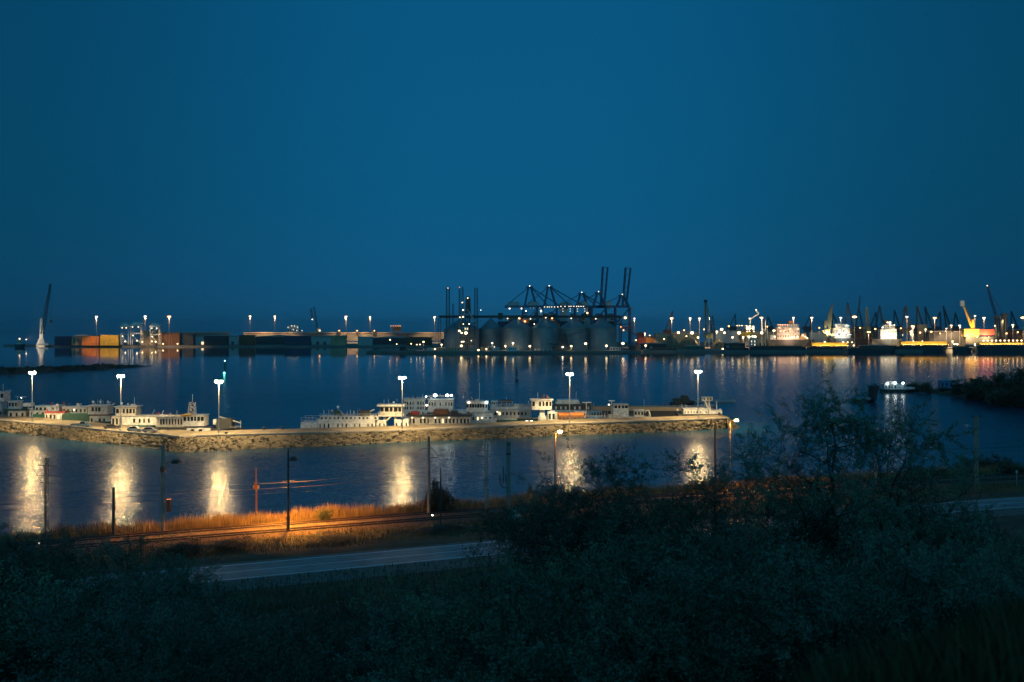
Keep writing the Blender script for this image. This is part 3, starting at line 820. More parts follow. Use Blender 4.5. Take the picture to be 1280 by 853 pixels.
# jack-up platform with three tall lattice legs behind
R = Rig('jackup_platform', 'offshore platform with three tall lattice legs standing behind the left silo', 'offshore platform', 577, 1420)
R.prism = None
R.hull(552, 602, 424, M['navy'], 40, rake=5)
for px, dd, w in ((559.2, 12, 4.6), (577, -14, 5.5), (594.8, 12, 4.4)):
    R.lat('leg', px, 434, px, 359.8, w, .55, M['cranedark'], dd, bays=22)
R.lat('derrick', 584, 420, 585, 370, 9, .35, M['cranedark'], w1=4, bays=10)
R.lat('crane_boom', 567, 418, 566.7, 380, 2, .3, M['cranedark'], -8)
R.box('accommodation_block', 556, 572, 414, 424, 14, M['grey'], dy=-6); R.wins(6, M['glass'])
R.lamp(559.2, 360, .8, M['L_red'], 12); R.lamp(574.8, 360, .8, M['L_red'], -14); R.lamp(601.2, 388, .5, M['L_dim'], -6)

# ship loader before the silos
R = Rig('ship_loader', 'dark ship loader with a raised conveyor arm in front of the third silo', 'ship loader', 704, 1278, None, 2.4)
R.box('travel_frame', 691, 716, 433, 437.5, 8, M['cranedark']); R.box('body', 697, 711, 417, 433, 8, M['cranedark'], tx=.55)
R.lat('tower', 704.5, 419, 705, 413, 4, .3, M['cranedark']); R.lat('arm', 708, 421, 735, 411, 2.4, .25, M['cranedark'])
R.bar('arm', 685, 430, 700, 431, .7, M['cranedark']); R.bar('stay_rope', 705, 413, 733, 411.5, .2, M['cranedark'])
for px in (693, 699, 708, 714): R.bar('leg', px, 433, px, 440, .5, M['cranedark'], -3)
R.lamp(703, 434, .9, M['L_dim'], -5.5)

# low lamps of the silo quay
G2 = 'low lamps along the quays'
for px, py, r, Y, lab in (
    (487.6, 425, 1.2, 1300, 'quay lamp at the left tip of the silo quay, the highest one there'),
    (496, 430.3, .8, 1275, 'small quay lamp second from the left tip of the silo quay'),
    (514, 430, .9, 1275, 'small quay lamp midway along the left arm of the silo quay'),
    (521, 431, .9, 1275, 'left one of two small quay lamps close together on the silo quay'),
    (525, 430.8, .9, 1285, 'right one of two small quay lamps close together on the silo quay'),
    (529.4, 427.6, 1.4, 1285, 'brighter quay lamp left of the big left silo'),
    (543.7, 436.6, 1.3, 1262, 'quay lamp low at the water edge left of the big left silo'),
    (552, 431, 1.3, 1270, 'quay lamp at the foot of the big left silo'),
    (598, 437.8, 1.6, 1256, 'quay lamp at the water edge right of the elevator tower'),
    (608, 436.4, 1.2, 1262, 'quay lamp beside the red and white loader leg'),
    (615.3, 429.2, 1.3, 1268, 'quay lamp above the red and white loader leg'),
    (631.7, 432.6, 1.3, 1262, 'quay lamp before the left edge of the row of four silos'),
    (641.3, 429.2, 1.5, 1268, 'quay lamp before the left end silo of the row of four'),
    (662.3, 433, 1.7, 1260, 'quay lamp in the seam between the first and second silo of the row'),
    (714, 433, 1.6, 1260, 'quay lamp just right of the dark ship loader'),
    (732, 429.8, 2.0, 1266, 'bright quay lamp in the seam left of the right end silo'),
    (758, 432.4, 1.7, 1260, 'quay lamp before the right end silo of the row'),
    (778.6, 429.6, 2.2, 1266, 'large quay lamp right of the right end silo'),
    (807, 432.2, 1.6, 1262, 'quay lamp at the right tip of the silo quay')):
    R = Rig('quay_lamp', lab, 'quay lamp', px, Y, G2, 2.4)
    R.bar('pole', px, py, px, 440.5, .14, M['steel']); R.lamp(px, py, r * .85, M['L_quay'], -.4)
    if px > 600 or px in (552, 529.4, 577): R.spot(px, py + .5, 15000, (1, .75, .40), -1.2, 130, aim=(0, 1, -.35))
R = Rig('loader_leg', 'small red and white boom leaning beside low white huts before the silos', 'loader', 613, 1262, None, 2.4)
R.bar('boom', 607, 429.5, 614.5, 438, .9, M['red'], 0); R.bar('boom_stripe', 610, 433, 611.5, 434.7, 1.0, M['white'], 0); R.box('hut', 614.5, 624.5, 434.6, 438.5, 5, M['white']); R.wins(4, M['glass']); R.box('hut', 601, 606, 434, 438.5, 5, M['tan'])
R.lamp(618, 433.7, .6, M['L_deckw'], -4)
R = Rig('work_boat', 'pale work boat moored under the left end silo of the row', 'boat', 644, 1245)
R.hull(630, 657, 439, M['white'], 6); R.box('cabin', 634, 646, 434, 439, 4, M['white']); R.wins(5, M['glass']); R.bar('mast', 640, 434, 640, 428, .15, M['white'])
for x0, x1, yt, m, lab in ((500, 508, 433, 'dark', 'low dark hut near the left tip of the silo quay'), (503, 520, 436.5, 'tan', 'long low pale hut on the left arm of the silo quay'), (534, 541, 435, 'white', 'pale hut left of the big left silo'), (545, 557, 434.8, 'tan', 'tan hut at the foot of the big left silo'), (560, 575, 435, 'tan', 'tan hut left of the elevator tower foot'), (587, 594, 434, 'grey', 'grey hut right of the elevator tower foot'), (668, 690, 436, 'grey', 'low grey shed before the second silo of the row'), (762, 776, 434, 'grey', 'grey shed at the foot of the right end silo'), (786, 800, 432, 'dark', 'dark shed at the right tip of the silo quay')):
    R = Rig('quay_hut', lab, 'hut', (x0 + x1) / 2, 1272, 'low huts on the silo quay', 2.4)
    R.box('wall', x0, x1, yt, 439.2, 7, M[m], roof=M['siloroof']); R.wins(4, M['glass'], .3, .8, .4)

# ------------------------------------------------------------------ ship-to-shore cranes and the container ship behind the silos
YC = 1660
def sts(px, yap, up, label, Y=YC, tipdx=0, tipy=334, bl=46, yg=383.5, hx0=3.0):
    R = Rig('container_crane', label, 'container crane', px, Y, 'big blue container cranes behind the silos', 2.4)
    m = M['craneblue']; k = R.k
    for s_ in (-8, 8):
        for a in (-8.5, 9.5): R.bar('leg', px + a, yg + 1, px + a, 431, 1.5, m, s_)
        R.bar('portal_beam', px - 8.5, yg + 22, px + 9.5, yg + 22, 1.0, m, s_)
        R.bar('brace', px - 8.5, yg + 22, px + 9.5, yg + 2, .6, m, s_)
        R.bar('a_frame', px - 6.5, yg, px - 1.2, yap, 1.6, m, s_, s_ * .5); R.bar('a_frame', px + 8.5, yg, px + 1.5, yap, 1.6, m, s_, s_ * .5)
        R.bar('back_stay', px - 2, yap + 1, px - 29, yg - 1.5, .55, m, s_ * .5, s_ * .4)
    R.box('apex_beam', px - 4.5, px + 4.5, yap - .6, yap + .8, 10, m)
    for s_ in (-3.2, 3.2): R.box('girder', px - 31, px + 9, yg - 1.4, yg + 1.4, 1.6, m, dy=s_)
    R.box('machinery_house', px - 27, px - 13, yg - 6, yg - 1.1, 7, M['grey'])
    R.box('operator_cab', px + 12, px + 14.5, yg + 1.3, yg + 3.6, 3, M['grey'])
    if up:
        hx, hy = px + hx0, yg - 1
        for s_ in (-3.2, 3.2): R.bar('boom', hx, hy, px + tipdx, tipy, 1.6, m, s_)
        for s_ in (1,):
            mb = MB(); n = 7
            for i in range(n + 1):
                f = i / n; q = hx + (px + tipdx - hx) * f; w = hy + (tipy - hy) * f
                mb.tube((R.x(q), -3.2, R.z(w)), (R.x(q), 3.2, R.z(w)), .7, .7, 5)
            mb.build('boom_crossbeam', m, R.root)
        for s_ in (-3, 3): R.bar('boom_second_chord', hx + 4.6, hy - 2, px + tipdx + 6.2, tipy + .5, 1.3, m, s_)
        mb = MB()
        for i in range(7):
            f0 = i / 6; p = lambda a, c, f: a + (c - a) * f
            mb.tube((R.x(p(hx, px + tipdx, f0)), 0, R.z(p(hy, tipy, f0))), (R.x(p(hx + 4.6, px + tipdx + 6.2, f0)), 0, R.z(p(hy - 2, tipy + .5, f0))), .5, .5, 5)
        mb.build('boom_rungs', m, R.root)
        R.bar('fore_stay', px + 1, yap, (hx + px + tipdx) / 2, (hy + tipy) / 2, .4, m)
    else:
        for s_ in (-3.2, 3.2): R.box('boom', px + 9.1, px + 9 + bl, yg - 1.4, yg + 1.3, 1.5, m, dy=s_)
        for s_ in (-4, 4):
            R.bar('fore_stay', px + 2, yap + .6, px + 9 + bl * .42, yg - 1, .6, m, s_); R.bar('fore_stay', px + 2, yap + .6, px + 9 + bl * .86, yg - 1, .6, m, s_)
    R.lamp(px, yap - 1.2, .9, M['L_mastw'] if not up else M['L_ship'], -4)
    return R
R = sts(662, 359, False, 'container crane with its boom down, leftmost of the row behind the silos', bl=34)
for px in (637, 652): R.lamp(px, 386, 1.3, M['L_mastw'], -5)
R.lamp(657.5, 389, .8, M['L_deck'], -5)
for px in (663, 667, 671, 675): R.lamp(px, 384.8, .75, M['L_ship'], -5)
R = sts(686.5, 358.8, False, 'container crane with its boom down, next to the leftmost one', 1640, bl=40)
for px in (680.5, 684, 686.5, 689.5, 693, 697, 701, 706, 711, 713.5, 717, 720.5, 723, 726, 729): R.lamp(px, 384 - (px > 700) * .7, .75, M['L_ship'], -5)
sts(727, 367, False, 'lower container crane between the boom-down pair and the boom-up pair', 1720, bl=22, yg=384)
R = sts(748, 366, True, 'container crane with its boom raised steeply, left one of two', 1650, 5.5, 334)
R = sts(777.5, 369.5, True, 'container crane with its boom raised steeply, right one of two', 1650, 4.6, 335, hx0=.8)
R.lamp(780.6, 397.6, 2.2, M['L_masto'], -12)
R = Rig('container_ship', 'big dark container ship lying behind the silo roofs', 'ship', 690, 1760)
R.hull(622, 772, 402, M['navy'], 32, rake=12); R.box('bridge_tower', 700, 709, 383.5, 402, 20, M['white'], dy=0, roof=M['white']); R.wins(6, M['glass'], .8, .9)
for q in range(10): R.lamp(703 + (q % 5) * 9.0, 386.5 + (q // 5) * 3.0, .6, M['L_ship'], -18)
rr = random.Random(3); cols = ['rust', 'red', 'white', 'grey', 'orange', 'blue', 'pale', 'navy']
nm = dict(rust='rust brown', red='red', white='white', grey='grey', orange='orange', blue='blue', pale='pale blue', navy='navy')
px = 632.0; Yc = 1745
while px < 770:
    if not 698 < px < 710:
        y = 402.0
        for j in range(rr.randint(3, 6)):
            cname = rr.choice(cols)
            k = Yc / F
            o = MB()
            w, h = 4.3 * k, 1.95 * k
            o.box(0, w, -6, 6, 0, h - .08)
            for q in range(5): o.box(w * (q + .3) / 5, w * (q + .7) / 5, -6.1, -5.98, .25, h - .3)
            ob = o.build('shipping_container', M[cname]); ob.location = (X(px, Yc), Yc, Z(y, Yc))
            tag(ob, nm[cname] + ' shipping container in the stacks on the ship behind the silos', 'container', 'containers stacked on the ship')
            y -= 1.95
    px += 4.5
# white leg lights: pale derrick legs seen between gallery and cranes
R = Rig('derrick_crane', 'white lit A-shaped derrick showing over the second silo', 'crane', 676, 1600, None, 2.4)
R.bar('leg', 673, 412, 676.5, 387, .8, M['white']); R.bar('leg', 679.5, 412, 677, 387, .8, M['white']); R.lamp(676, 389, .8, M['L_deck'], -2); R.bar('tie', 674.5, 400, 678.5, 400, .5, M['white'])
R = Rig('derrick_crane', 'amber lit derrick with splayed white legs behind the seam of the third and fourth silo', 'crane', 734, 1600, None, 2.4)
R.bar('mast', 734, 412, 734, 384, 1.2, M['tan'])
for a in (-7, -3.5, 3.5, 7): R.bar('leg', 734 + a, 420, 734 + a * .3, 396, .5, M['white'], a)
R.lamp(734, 391.5, 1.4, M['L_masto'], -3)
R = Rig('derrick_crane', 'amber lit slanting boom showing over the seam of the second and third silo', 'crane', 694, 1560, None, 2.4)
R.lat('boom', 689, 398, 699, 410, 3, .4, M['orange']); R.bar('mast', 699, 425, 699, 404, .9, M['orange']); R.lamp(690, 398, 1.3, M['L_masto'], -3)
R = Rig('derrick_crane', 'amber lit boom and winch deck showing over the left end silo of the row', 'crane', 653, 1560, None, 2.4)
R.box('winch_deck', 648, 662, 399.5, 404, 8, M['orange']); R.bar('boom', 648, 398.5, 657, 404.5, 1.2, M['yellow']); R.bar('mast', 655, 425, 655, 399, .9, M['orange']); R.lamp(649, 397.8, 1.6, M['L_masto'], -6); R.lamp(656, 402, 1.2, M['L_masto'], -6)
# ------------------------------------------------------------------ right harbour
YR = 1420
G3 = 'tall light masts on the right quay'
for px, py, w, lm, lab in (
    (793, 398.2, 1.1, 'L_mastw', 'small bright light mast just right of the silos'),
    (839.5, 398, 2.2, 'L_mast', 'light mast beside the thin dark crane left of the tall dark one'),
    (862.7, 398, 1.6, 'L_mastw', 'light mast left of a twin-headed one, before the tall dark crane'),
    (874.3, 398.2, 1.6, 'L_mastw', 'wide headed light mast close to the left of the tall dark crane'),
    (886.5, 397.3, 1.3, 'L_mastw', 'light mast shining through the boom of the tall dark crane'),
    (938, 398.2, 1.2, 'L_mast', 'small light mast left of the white bent crane'),
    (951.8, 397.2, 2.1, 'L_masto', 'amber light mast right of the white bent crane'),
    (991.8, 397.3, 1.5, 'L_mastw', 'light mast behind the pink lit ship'),
    (1014.7, 397.3, 1.9, 'L_mastw', 'light mast standing alone right of the pink lit ship'),
    (1051, 397.3, 1.6, 'L_mastw', 'light mast over the white lit ship'),
    (1068.2, 396.2, 3.0, 'L_masto', 'largest amber glowing light mast, between the A-shaped cranes'),
    (1133.6, 396.2, 1.8, 'L_mastw', 'light mast inside an A-shaped crane right of the floodlit ship'),
    (1168.4, 397.5, 2.2, 'L_masto', 'amber light mast left of the orange crane'),
    (1189, 407, 1.5, 'L_mast', 'lower light mast left of the orange crane, left of a white one'),
    (1199.6, 407, 1.6, 'L_mastw', 'lower white light mast close to the left of the orange crane'),
    (1218.8, 395, 1.3, 'L_mastw', 'light mast just right of the orange crane boom'),
    (1230, 397.5, 1.9, 'L_mastw', 'light mast over the red container part of the orange crane'),
    (1249, 397, 1.2, 'L_mast', 'light mast between the two dark towers'),
    (1266, 406.3, 1.5, 'L_mast', 'lower light mast right of the two dark towers'),
    (1279, 397.2, 3.0, 'L_masto', 'large amber light mast at the far right end of the harbour'),
    (1141, 408, 2.2, 'L_masto', 'low amber light mast right of the floodlit ship'),
    (1138.7, 414.8, 1.6, 'L_masto', 'lowest amber light mast right of the floodlit ship'),
    (1086, 415.2, 2.3, 'L_masto', 'low amber light mast left of the floodlit ship'),
    (1183, 411, 1.1, 'L_mastw', 'lowest light mast left of the orange crane'),
    (1112.5, 403, 1.6, 'L_mast', 'light mast standing behind the floodlit ship')):
    light_mast(px, py, 430, YR + 40, M[lm], lab, G3, w * 1.2, 2.6, .35, .6)

G2 = 'low lamps along the quays'
for px, py, r, lm, lab in (
    (848, 416, 1.8, 'L_quay', 'quay lamp over the ore piles, left one of two'),
    (865, 416.3, 2.3, 'L_quay', 'bright quay lamp over the ore piles, right one of two'),
    (858, 420.5, .9, 'L_quay', 'small quay lamp between the two bright ones over the ore piles'),
    (872.4, 422, 1.4, 'L_quay', 'quay lamp left of the foot of the tall dark crane'),
    (896, 414.8, 1.4, 'L_quay', 'quay lamp just right of the tall dark crane'),
    (902, 412, 2.0, 'L_quay', 'highest quay lamp right of the tall dark crane'),
    (905.6, 416, 1.5, 'L_quay', 'quay lamp on a visible post right of the tall dark crane'),
    (903.3, 436.3, 1.2, 'L_quay', 'quay lamp at the waterline right of the tall dark crane'),
    (915.6, 422, 1.5, 'L_quay', 'quay lamp left of the lit hopper frame'),
    (923.7, 416.3, 2.4, 'L_quay', 'large quay lamp at the left leg of the lit hopper frame'),
    (929, 421.5, 1.2, 'L_quay', 'quay lamp under the left leg of the lit hopper frame'),
    (936, 421.5, 1.4, 'L_quay', 'quay lamp under the middle of the lit hopper frame'),
    (944, 421, 1.4, 'L_quay', 'quay lamp under the right leg of the lit hopper frame'),
    (952, 416.3, 2.0, 'L_quay', 'quay lamp at the foot of the amber mast right of the white bent crane'),
    (967, 413.5, 1.4, 'L_quay', 'quay lamp left of the pink lit ship'),
    (1033, 415, 1.5, 'L_quay', 'quay lamp at the olive crane foot'),
    (1190.5, 427, 1.1, 'L_quay', 'quay lamp right of the long lit barge, the highest of three'),
    (1193, 430.3, 1.1, 'L_quay', 'quay lamp right of the long lit barge, middle of three'),
    (1196.5, 430.3, 1.1, 'L_quay', 'quay lamp right of the long lit barge, right end of three'),
    (1218.5, 430.3, 1.0, 'L_quay', 'quay lamp left of the row of deck lamps at the right end'),
    (1156.8, 411.8, 1.0, 'L_quay', 'small quay lamp by the sheds right of the amber mast'),
    (830, 424, .9, 'L_quay', 'small quay lamp before the lit tan shed'),
    (795, 425.5, .9, 'L_masto', 'amber quay lamp left of the red sheds'),
    (806, 417, 1.0, 'L_masto', 'amber quay lamp above the red sheds')):
    R = Rig('quay_lamp', lab, 'quay lamp', px, YR - 40 if py < 425 else 1325, G2, 2.6)
    R.bar('pole', px, py, px, 438, .14, M['steel']); R.lamp(px, py, r * 1.05, M[lm], -.4)
    if r > .95: R.spot(px, py + .8, 26000 * r, (1, .70, .36), -.8, 115, aim=(0, .55, -1))

# sheds, piles, sheds lit by the lamps
def block(name, label, cat, x0, x1, yt, m, Y=YR, d=16, n=5, group=None, roof='siloroof'):
    R = Rig(name, label, cat, (x0 + x1) / 2, Y, group, 2.6)
    xa, xb = R.x(x0), R.x(x1); zt = R.z(yt)
    MB().box(xa, xb, -d / 2, d / 2, 0, zt - 1.6).build('wall', M[m], R.root)
    MB().prism_y([(xa - .6, zt - 1.59), (xb + .6, zt - 1.59), (xb + .6, zt - 1.2), ((xa + xb) / 2, zt), (xa - .6, zt - 1.2)], -d / 2 - .5, d / 2 + .5).build('roof', M[roof], R.root)
    for i in range(n):
        c = xa + (xb - xa) * (i + .5) / n
        MB().box(c - 1.4, c + 1.4, -d / 2 - .08, -d / 2 + .05, 0, min(5, zt * .5)).build('door', M['dark'], R.root)
    return R
G4 = 'sheds along the right quay'
block('harbour_shed', 'red shed right of the silos, left one of the lit group', 'shed', 797, 806, 415, 'red', YR, 14, 2, G4)
block('harbour_shed', 'orange lit shed between the red shed and the tan one', 'shed', 806.5, 817, 420, 'orange', YR - 10, 12, 3, G4)
block('harbour_shed', 'brightest tan shed of the lit group right of the silos', 'shed', 818, 834, 416, 'tan', YR - 20, 14, 4, G4)
block('harbour_shed', 'long low dark shed by the water under the lit tan shed', 'shed', 800, 832, 428.5, 'dark', 1350, 14, 6, G4)
block('harbour_shed', 'dark teal shed by the water under the ore piles', 'shed', 856, 880, 431.5, 'green', 1345, 14, 4, G4)
block('harbour_shed', 'dark shed right of the foot of the tall dark crane', 'shed', 906, 930, 428, 'dark', 1360, 12, 5, G4)
block('harbour_shed', 'long pale tan shed behind the lit hopper frame', 'shed', 924, 968, 413.5, 'tan', YR + 130, 20, 8, G4)
block('harbour_shed', 'tan shed behind the ore piles, left of the tall dark crane', 'shed', 838, 872, 414.5, 'tan', YR + 140, 18, 6, G4)
block('harbour_shed', 'grey shed behind the quay lamps right of the tall dark crane', 'shed', 893, 922, 413, 'grey', YR + 120, 18, 6, G4)
block('harbour_shed', 'grey shed behind the olive crane', 'shed', 1010, 1034, 414.5, 'grey', YR + 140, 18, 5, G4)
block('harbour_shed', 'brown shed between the white ship and the floodlit ship', 'shed', 1066, 1100, 414, 'rust', YR + 120, 18, 6, G4)
block('harbour_shed', 'tan shed with lit wall right of the floodlit ship', 'shed', 1146, 1157, 405, 'tan', YR + 90, 14, 3, G4)
block('harbour_shed', 'long dark shed between the amber mast and the orange crane', 'shed', 1158, 1203, 413.5, 'dark', YR + 60, 20, 8, G4)
block('harbour_shed', 'low brown shed right of the two dark towers', 'shed', 1262, 1290, 411.5, 'rust', YR + 80, 20, 4, G4)
block('harbour_shed', 'low dark shed at the water below the floodlit ship', 'shed', 1075, 1118, 431, 'dark', 1345, 12, 7, G4)
for x0, x1, yt, m, lab in ((826, 852, 419.5, 'pile', 'brown ore pile lit at its right flank, left of the two'), (846, 876, 421, 'pile', 'broad brown ore pile left of the tall dark crane'), (888, 908, 425, 'pile', 'small ore pile right of the tall dark crane')):
    Yp = 1385; pc = (x0 + x1) / 2; R = Rig('ore_pile', lab, 'ore pile', pc, Yp, 'heaps of bulk ore', 2.6)
    h = R.z(yt); w = (x1 - x0) / 2 * R.k; pr_ = [(1.0, 0), (.82, .3), (.55, .68), (.25, .95), (.03, 1.0)]
    mb = MB(); n = 18; rq = random.Random(int(x0)); V0 = []
    for f, z in pr_:
        for i in range(n):
            a = 2 * math.pi * i / n; q = f * (1 + rq.uniform(-.12, .12)); V0.append((w * q * math.cos(a), 18 * q * math.sin(a), h * z * (1 + rq.uniform(-.06, .06))))
    fs = [(j * n + i, j * n + (i + 1) % n, (j + 1) * n + (i + 1) % n, (j + 1) * n + i) for j in range(4) for i in range(n)] + [tuple(range(4 * n, 5 * n))]
    mb.add(V0, fs); mb.build('heap', M['pile'], R.root)
# dark barges and stone edge along the water
for x0, x1, yt, lab in ((812, 846, 434.6, 'dark moored barge below the lit tan shed'), (908, 936, 433.5, 'dark moored barge below the lit hopper frame'), (938, 1008, 432.5, 'long dark barge below the pink lit ship'), (1060, 1120, 434.5, 'dark barge between the two glowing barges'), (1192, 1216, 433, 'short dark barge right of the long glowing barge')):
    R = Rig('moored_barge', lab, 'barge', (x0 + x1) / 2, 1300, 'moored barges along the right quay')
    R.hull(x0, x1, yt + 1.6, M['dark'], 10, rake=3); R.box('hatch_cover', x0 + 3, x1 - 6, yt, yt + 1.6, 7, M['rust']); R.box('deck_house', x0 + .6, x0 + 2.8, yt - 1.4, yt + 1.6, 5, M['grey']); R.wins(2, M['glass'])

# glowing barges: lit open decks
def litbarge(x0, x1, yt, yb, label, Y=1325):
    R = Rig('lit_barge', label, 'barge', (x0 + x1) / 2, Y, 'barges with floodlit decks')
    R.hull(x0, x1, yb, M['dark'], 12, rake=4)
    R.box('cargo_coaming', x0 + 5, x1 - 1, yt + .2, yb - .05, 5, M['yellow'], dy=2.2)
    R.box('bulwark', x0 + 3, x1 - .2, yb - 1.7, yb - .04, .5, M['dark'], dy=-5.4)
    n = int((x1 - x0) / 3.6)
    for i in range(n):
        px = x0 + 7 + (x1 - x0 - 8) * i / (n - 1)
        R.lamp(px, yb - 1.4, .5, M['L_hold2'], -4.0, part='deck_lamp'); R.bar('lamp_post', px, yb - 1.3, px, yb, .1, M['steel'], -4.0)
    return R
M['L_hold2'] = glow('barge_deck_lamp', (1.0, .70, .28), 110)
R = litbarge(1010, 1060, 428.3, 434.2, 'barge with a glowing yellow deck below the olive crane')
R.lamp(1029.5, 427.8, 1.1, M['L_quay'], -5); R.lamp(1052.5, 428, 1.0, M['L_quay'], -5); R.lamp(1058, 428, .9, M['L_quay'], -5); R.lamp(1063.5, 428, .9, M['L_quay'], -5); R.lamp(1065.5, 432, 1.0, M['L_quay'], -5)
R = litbarge(1121, 1185, 426.8, 432.8, 'longest glowing barge with an even yellow deck, right of the amber masts')
for px in (1140, 1151): R.lamp(px, 426.6, .8, M['L_quay'], -5)
R = litbarge(1219, 1300, 428.5, 432.3, 'barge with a row of white deck lamps at the right end of the quay')
for i in range(11): R.lamp(1228 + i * 5.27, 425.9, 1.15, M['L_quay'], -3, part='deck_lamp')
for i in range(11): R.bar('lamp_post', 1228 + i * 5.27, 426, 1228 + i * 5.27, 431, .12, M['steel'], -3)

# ships
R = Rig('cargo_ship', 'ship with a pink and amber lit superstructure right of the white bent crane', 'ship', 984, 1500)
R.hull(958, 1018, 424.6, M['dark'], 20, rake=6)
R.box('superstructure', 970, 998, 409.5, 424.6, 12, M['cream']); R.wins(9, M['glass'], .2, .35, .4); R.wins(9, M['glass'], .6, .75, .4, lit=(2, 5, 6), litm=M['L_win'])
R.box('bridge', 972, 997, 405.8, 409.4, 9, M['white'], roof=M['white']); R.wins(9, M['glass']); R.box('funnel', 986, 991, 401.5, 405.6, 5, M['orange']); R.box('block', 999, 1008, 417, 424.6, 10, M['tan'], tx=.6); R.box('block', 962, 969, 419, 424.6, 9, M['white'])
R.spot(984, 423.5, 30000, (1, .55, .34), -20, 140, aim=(0, 1, .35))  # fill spot added in front to brighten the superstructure
for px in (971.5, 974, 977, 980, 983): R.lamp(px, 406.2, .9, M['L_red'], -6)
for px, py in ((974, 414), (979, 413.5), (986, 411.5), (972.5, 409.8), (995.5, 411.2), (967, 413.4)): R.lamp(px, py, 1.5, M['L_red'], -8)
for px, py in ((988, 421.5), (991, 421.5), (995.5, 421), (1002, 419.5), (1005, 421), (1007.5, 423), (967, 421)): R.lamp(px, py, 1.1, M['L_quay'], -7)
R = Rig('cargo_ship', 'ship with rows of cold white lights right of the olive crane', 'ship', 1052, 1480)
R.hull(1036, 1072, 423, M['dark'], 16, rake=5)
R.box('superstructure', 1040, 1061, 410, 423, 10, M['grey']); R.wins(7, M['glass'], .3, .42, .5, lit=(1, 3, 4), litm=M['L_winw']); R.wins(7, M['glass'], .65, .78, .5, lit=(2, 5), litm=M['L_winw'])
R.box('bridge', 1043, 1059, 405.5, 409.9, 8, M['white'], roof=M['white']); R.wins(7, M['glass']); R.bar('mast', 1051, 405, 1051, 398, .3, M['white'])
rq = random.Random(8); R.spot(1051, 422.5, 12000, (.9, 1, .9), -16, 140, aim=(0, 1, .35))  # cold fill spot added in front of this ship
for i in range(22): R.lamp(1041 + rq.random() * 22, rq.choice((407, 411, 412, 415.5, 418, 418.5)) + rq.random(), .55, M['L_deckd'], -6.5)
R = Rig('cargo_ship', 'floodlit white ship with the brightest deck between the A-shaped cranes', 'ship', 1107, 1480)
R.hull(1088, 1128, 424, M['dark'], 16, rake=5)
R.box('superstructure', 1099, 1119, 411.5, 424, 11, M['white']); R.wins(7, M['glass'], .3, .42, .5); R.wins(7, M['glass'], .65, .78, .5)
R.box('bridge', 1103, 1117, 406.5, 411.4, 8, M['white'], roof=M['white']); R.wins(6, M['glass']); R.box('funnel', 1105, 1109, 400, 406, 4, M['dark'])
R.spot(1109, 423, 24000, (1, .84, .55), -18, 140, aim=(0, 1, .35))  # fill spot added to brighten the white decks
for px, py, r in ((1101, 409.5, 1.6), (1107, 403.3, 1.6), (1111, 406.5, 1.2), (1115.5, 406.5, 1.2), (1105, 414, 1.2), (1100, 419.5, 1.3), (1106, 419, 1.3), (1112, 418.5, 1.2), (1117, 419, 1.2), (1104, 421.5, 1.2), (1113, 421, 1.3), (1108, 422, 1.0), (1126, 419, .9)): R.lamp(px, py, r * .8, M['L_deckw'], -7.5)

# cranes of the right quay
G5 = 'portal cranes along the right quay'
def portal_crane(px, yb, yap, label, m='cranedark', apdx=0, foot=(-6, 6), jib=None, Y=YR, house=True, w=2.2, base=6, tie=True):
    R = Rig('portal_crane', label, 'portal crane', px, Y, G5, 2.6)
    mm = M[m]; yh = yb - 10
    for a in (-base, base):
        for dd in (-5, 5): R.bar('portal_leg', px + a, yb, px + a * .55, yh + 1, .7, mm, dd, dd * .6)
    R.box('portal_deck', px - base * .8, px + base * .8, yh - .4, yh + 1, 8, mm)
    R.box('slewing_house', px + min(foot) - 1, px + max(foot) + 1, yh - 6, yh - .4, 6, mm, tx=.85)
    R.lat('boom', px + foot[1], yh - 4, px + apdx, yap, w, .32, mm, 0, w1=1.2)
    if tie: R.lat('tie_mast', px + foot[0], yh - 5, px + apdx, yap, w * .7, .28, mm, 0, w1=1.0)
    if jib: R.lat('jib', px + apdx, yap, px + jib[0], jib[1], 1.4, .22, mm, 0, w1=.7); R.bar('hoist_rope', px + jib[0], jib[1], px + jib[0], jib[1] + 14, .12, mm)
    R.box('counterweight', px + foot[0] - 3, px + foot[0], yh - 5, yh - 2, 4, mm)
    return R
R = portal_crane(886.5, 432, 375.5, 'tallest dark slender crane with a steep double boom, right of the ore piles', 'craneolive', -4.5, (-4, 4), (-6.5, 399), 1400, w=2.4)
R.box('boom_head', 880, 884, 375, 378.5, 2.5, M['cranedark'])
R.lat('back_mast', 892, 416, 889, 395, 3.5, .4, M['cranedark'], bays=5)
portal_crane(836, 428, 389, 'thin dark crane leaning right behind a light mast, above the lit tan shed', 'rust', 4.5, (-4, 2), None, 1500, w=2.2)
R = portal_crane(1037, 428, 380.5, 'olive lit crane with a thick slanting boom left of the white lit ship', 'craneolive', 3.5, (-6, -1), None, 1440, w=3.2)
R.spot(1035, 420, 90000, (1, .78, .40), -14, 120, aim=(.1, 1, 1.2)); R.box('cab', 1030, 1035, 401, 408, 4, M['cranedark'])  # spot added in front and below, brightens the slanting boom
portal_crane(1062, 426, 378.5, 'A-shaped dark crane left of the largest amber mast', 'cranedark', -2.5, (-6, 5), None, 1490)
portal_crane(1074.5, 424, 385, 'dark crane with a thin needle boom reaching highest above the largest amber mast', 'cranedark', -1, (-5, 4), (.8, 369.5), 1530, w=1.8)
portal_crane(1085, 424, 384, 'dark upright crane behind the low amber mast left of the floodlit ship', 'craneolive', -1.5, (-3, 2), None, 1500, w=2)
portal_crane(1099.5, 426, 382, 'A-shaped dark crane at the left end of the floodlit ship', 'cranedark', 0, (-5, 5), None, 1540)
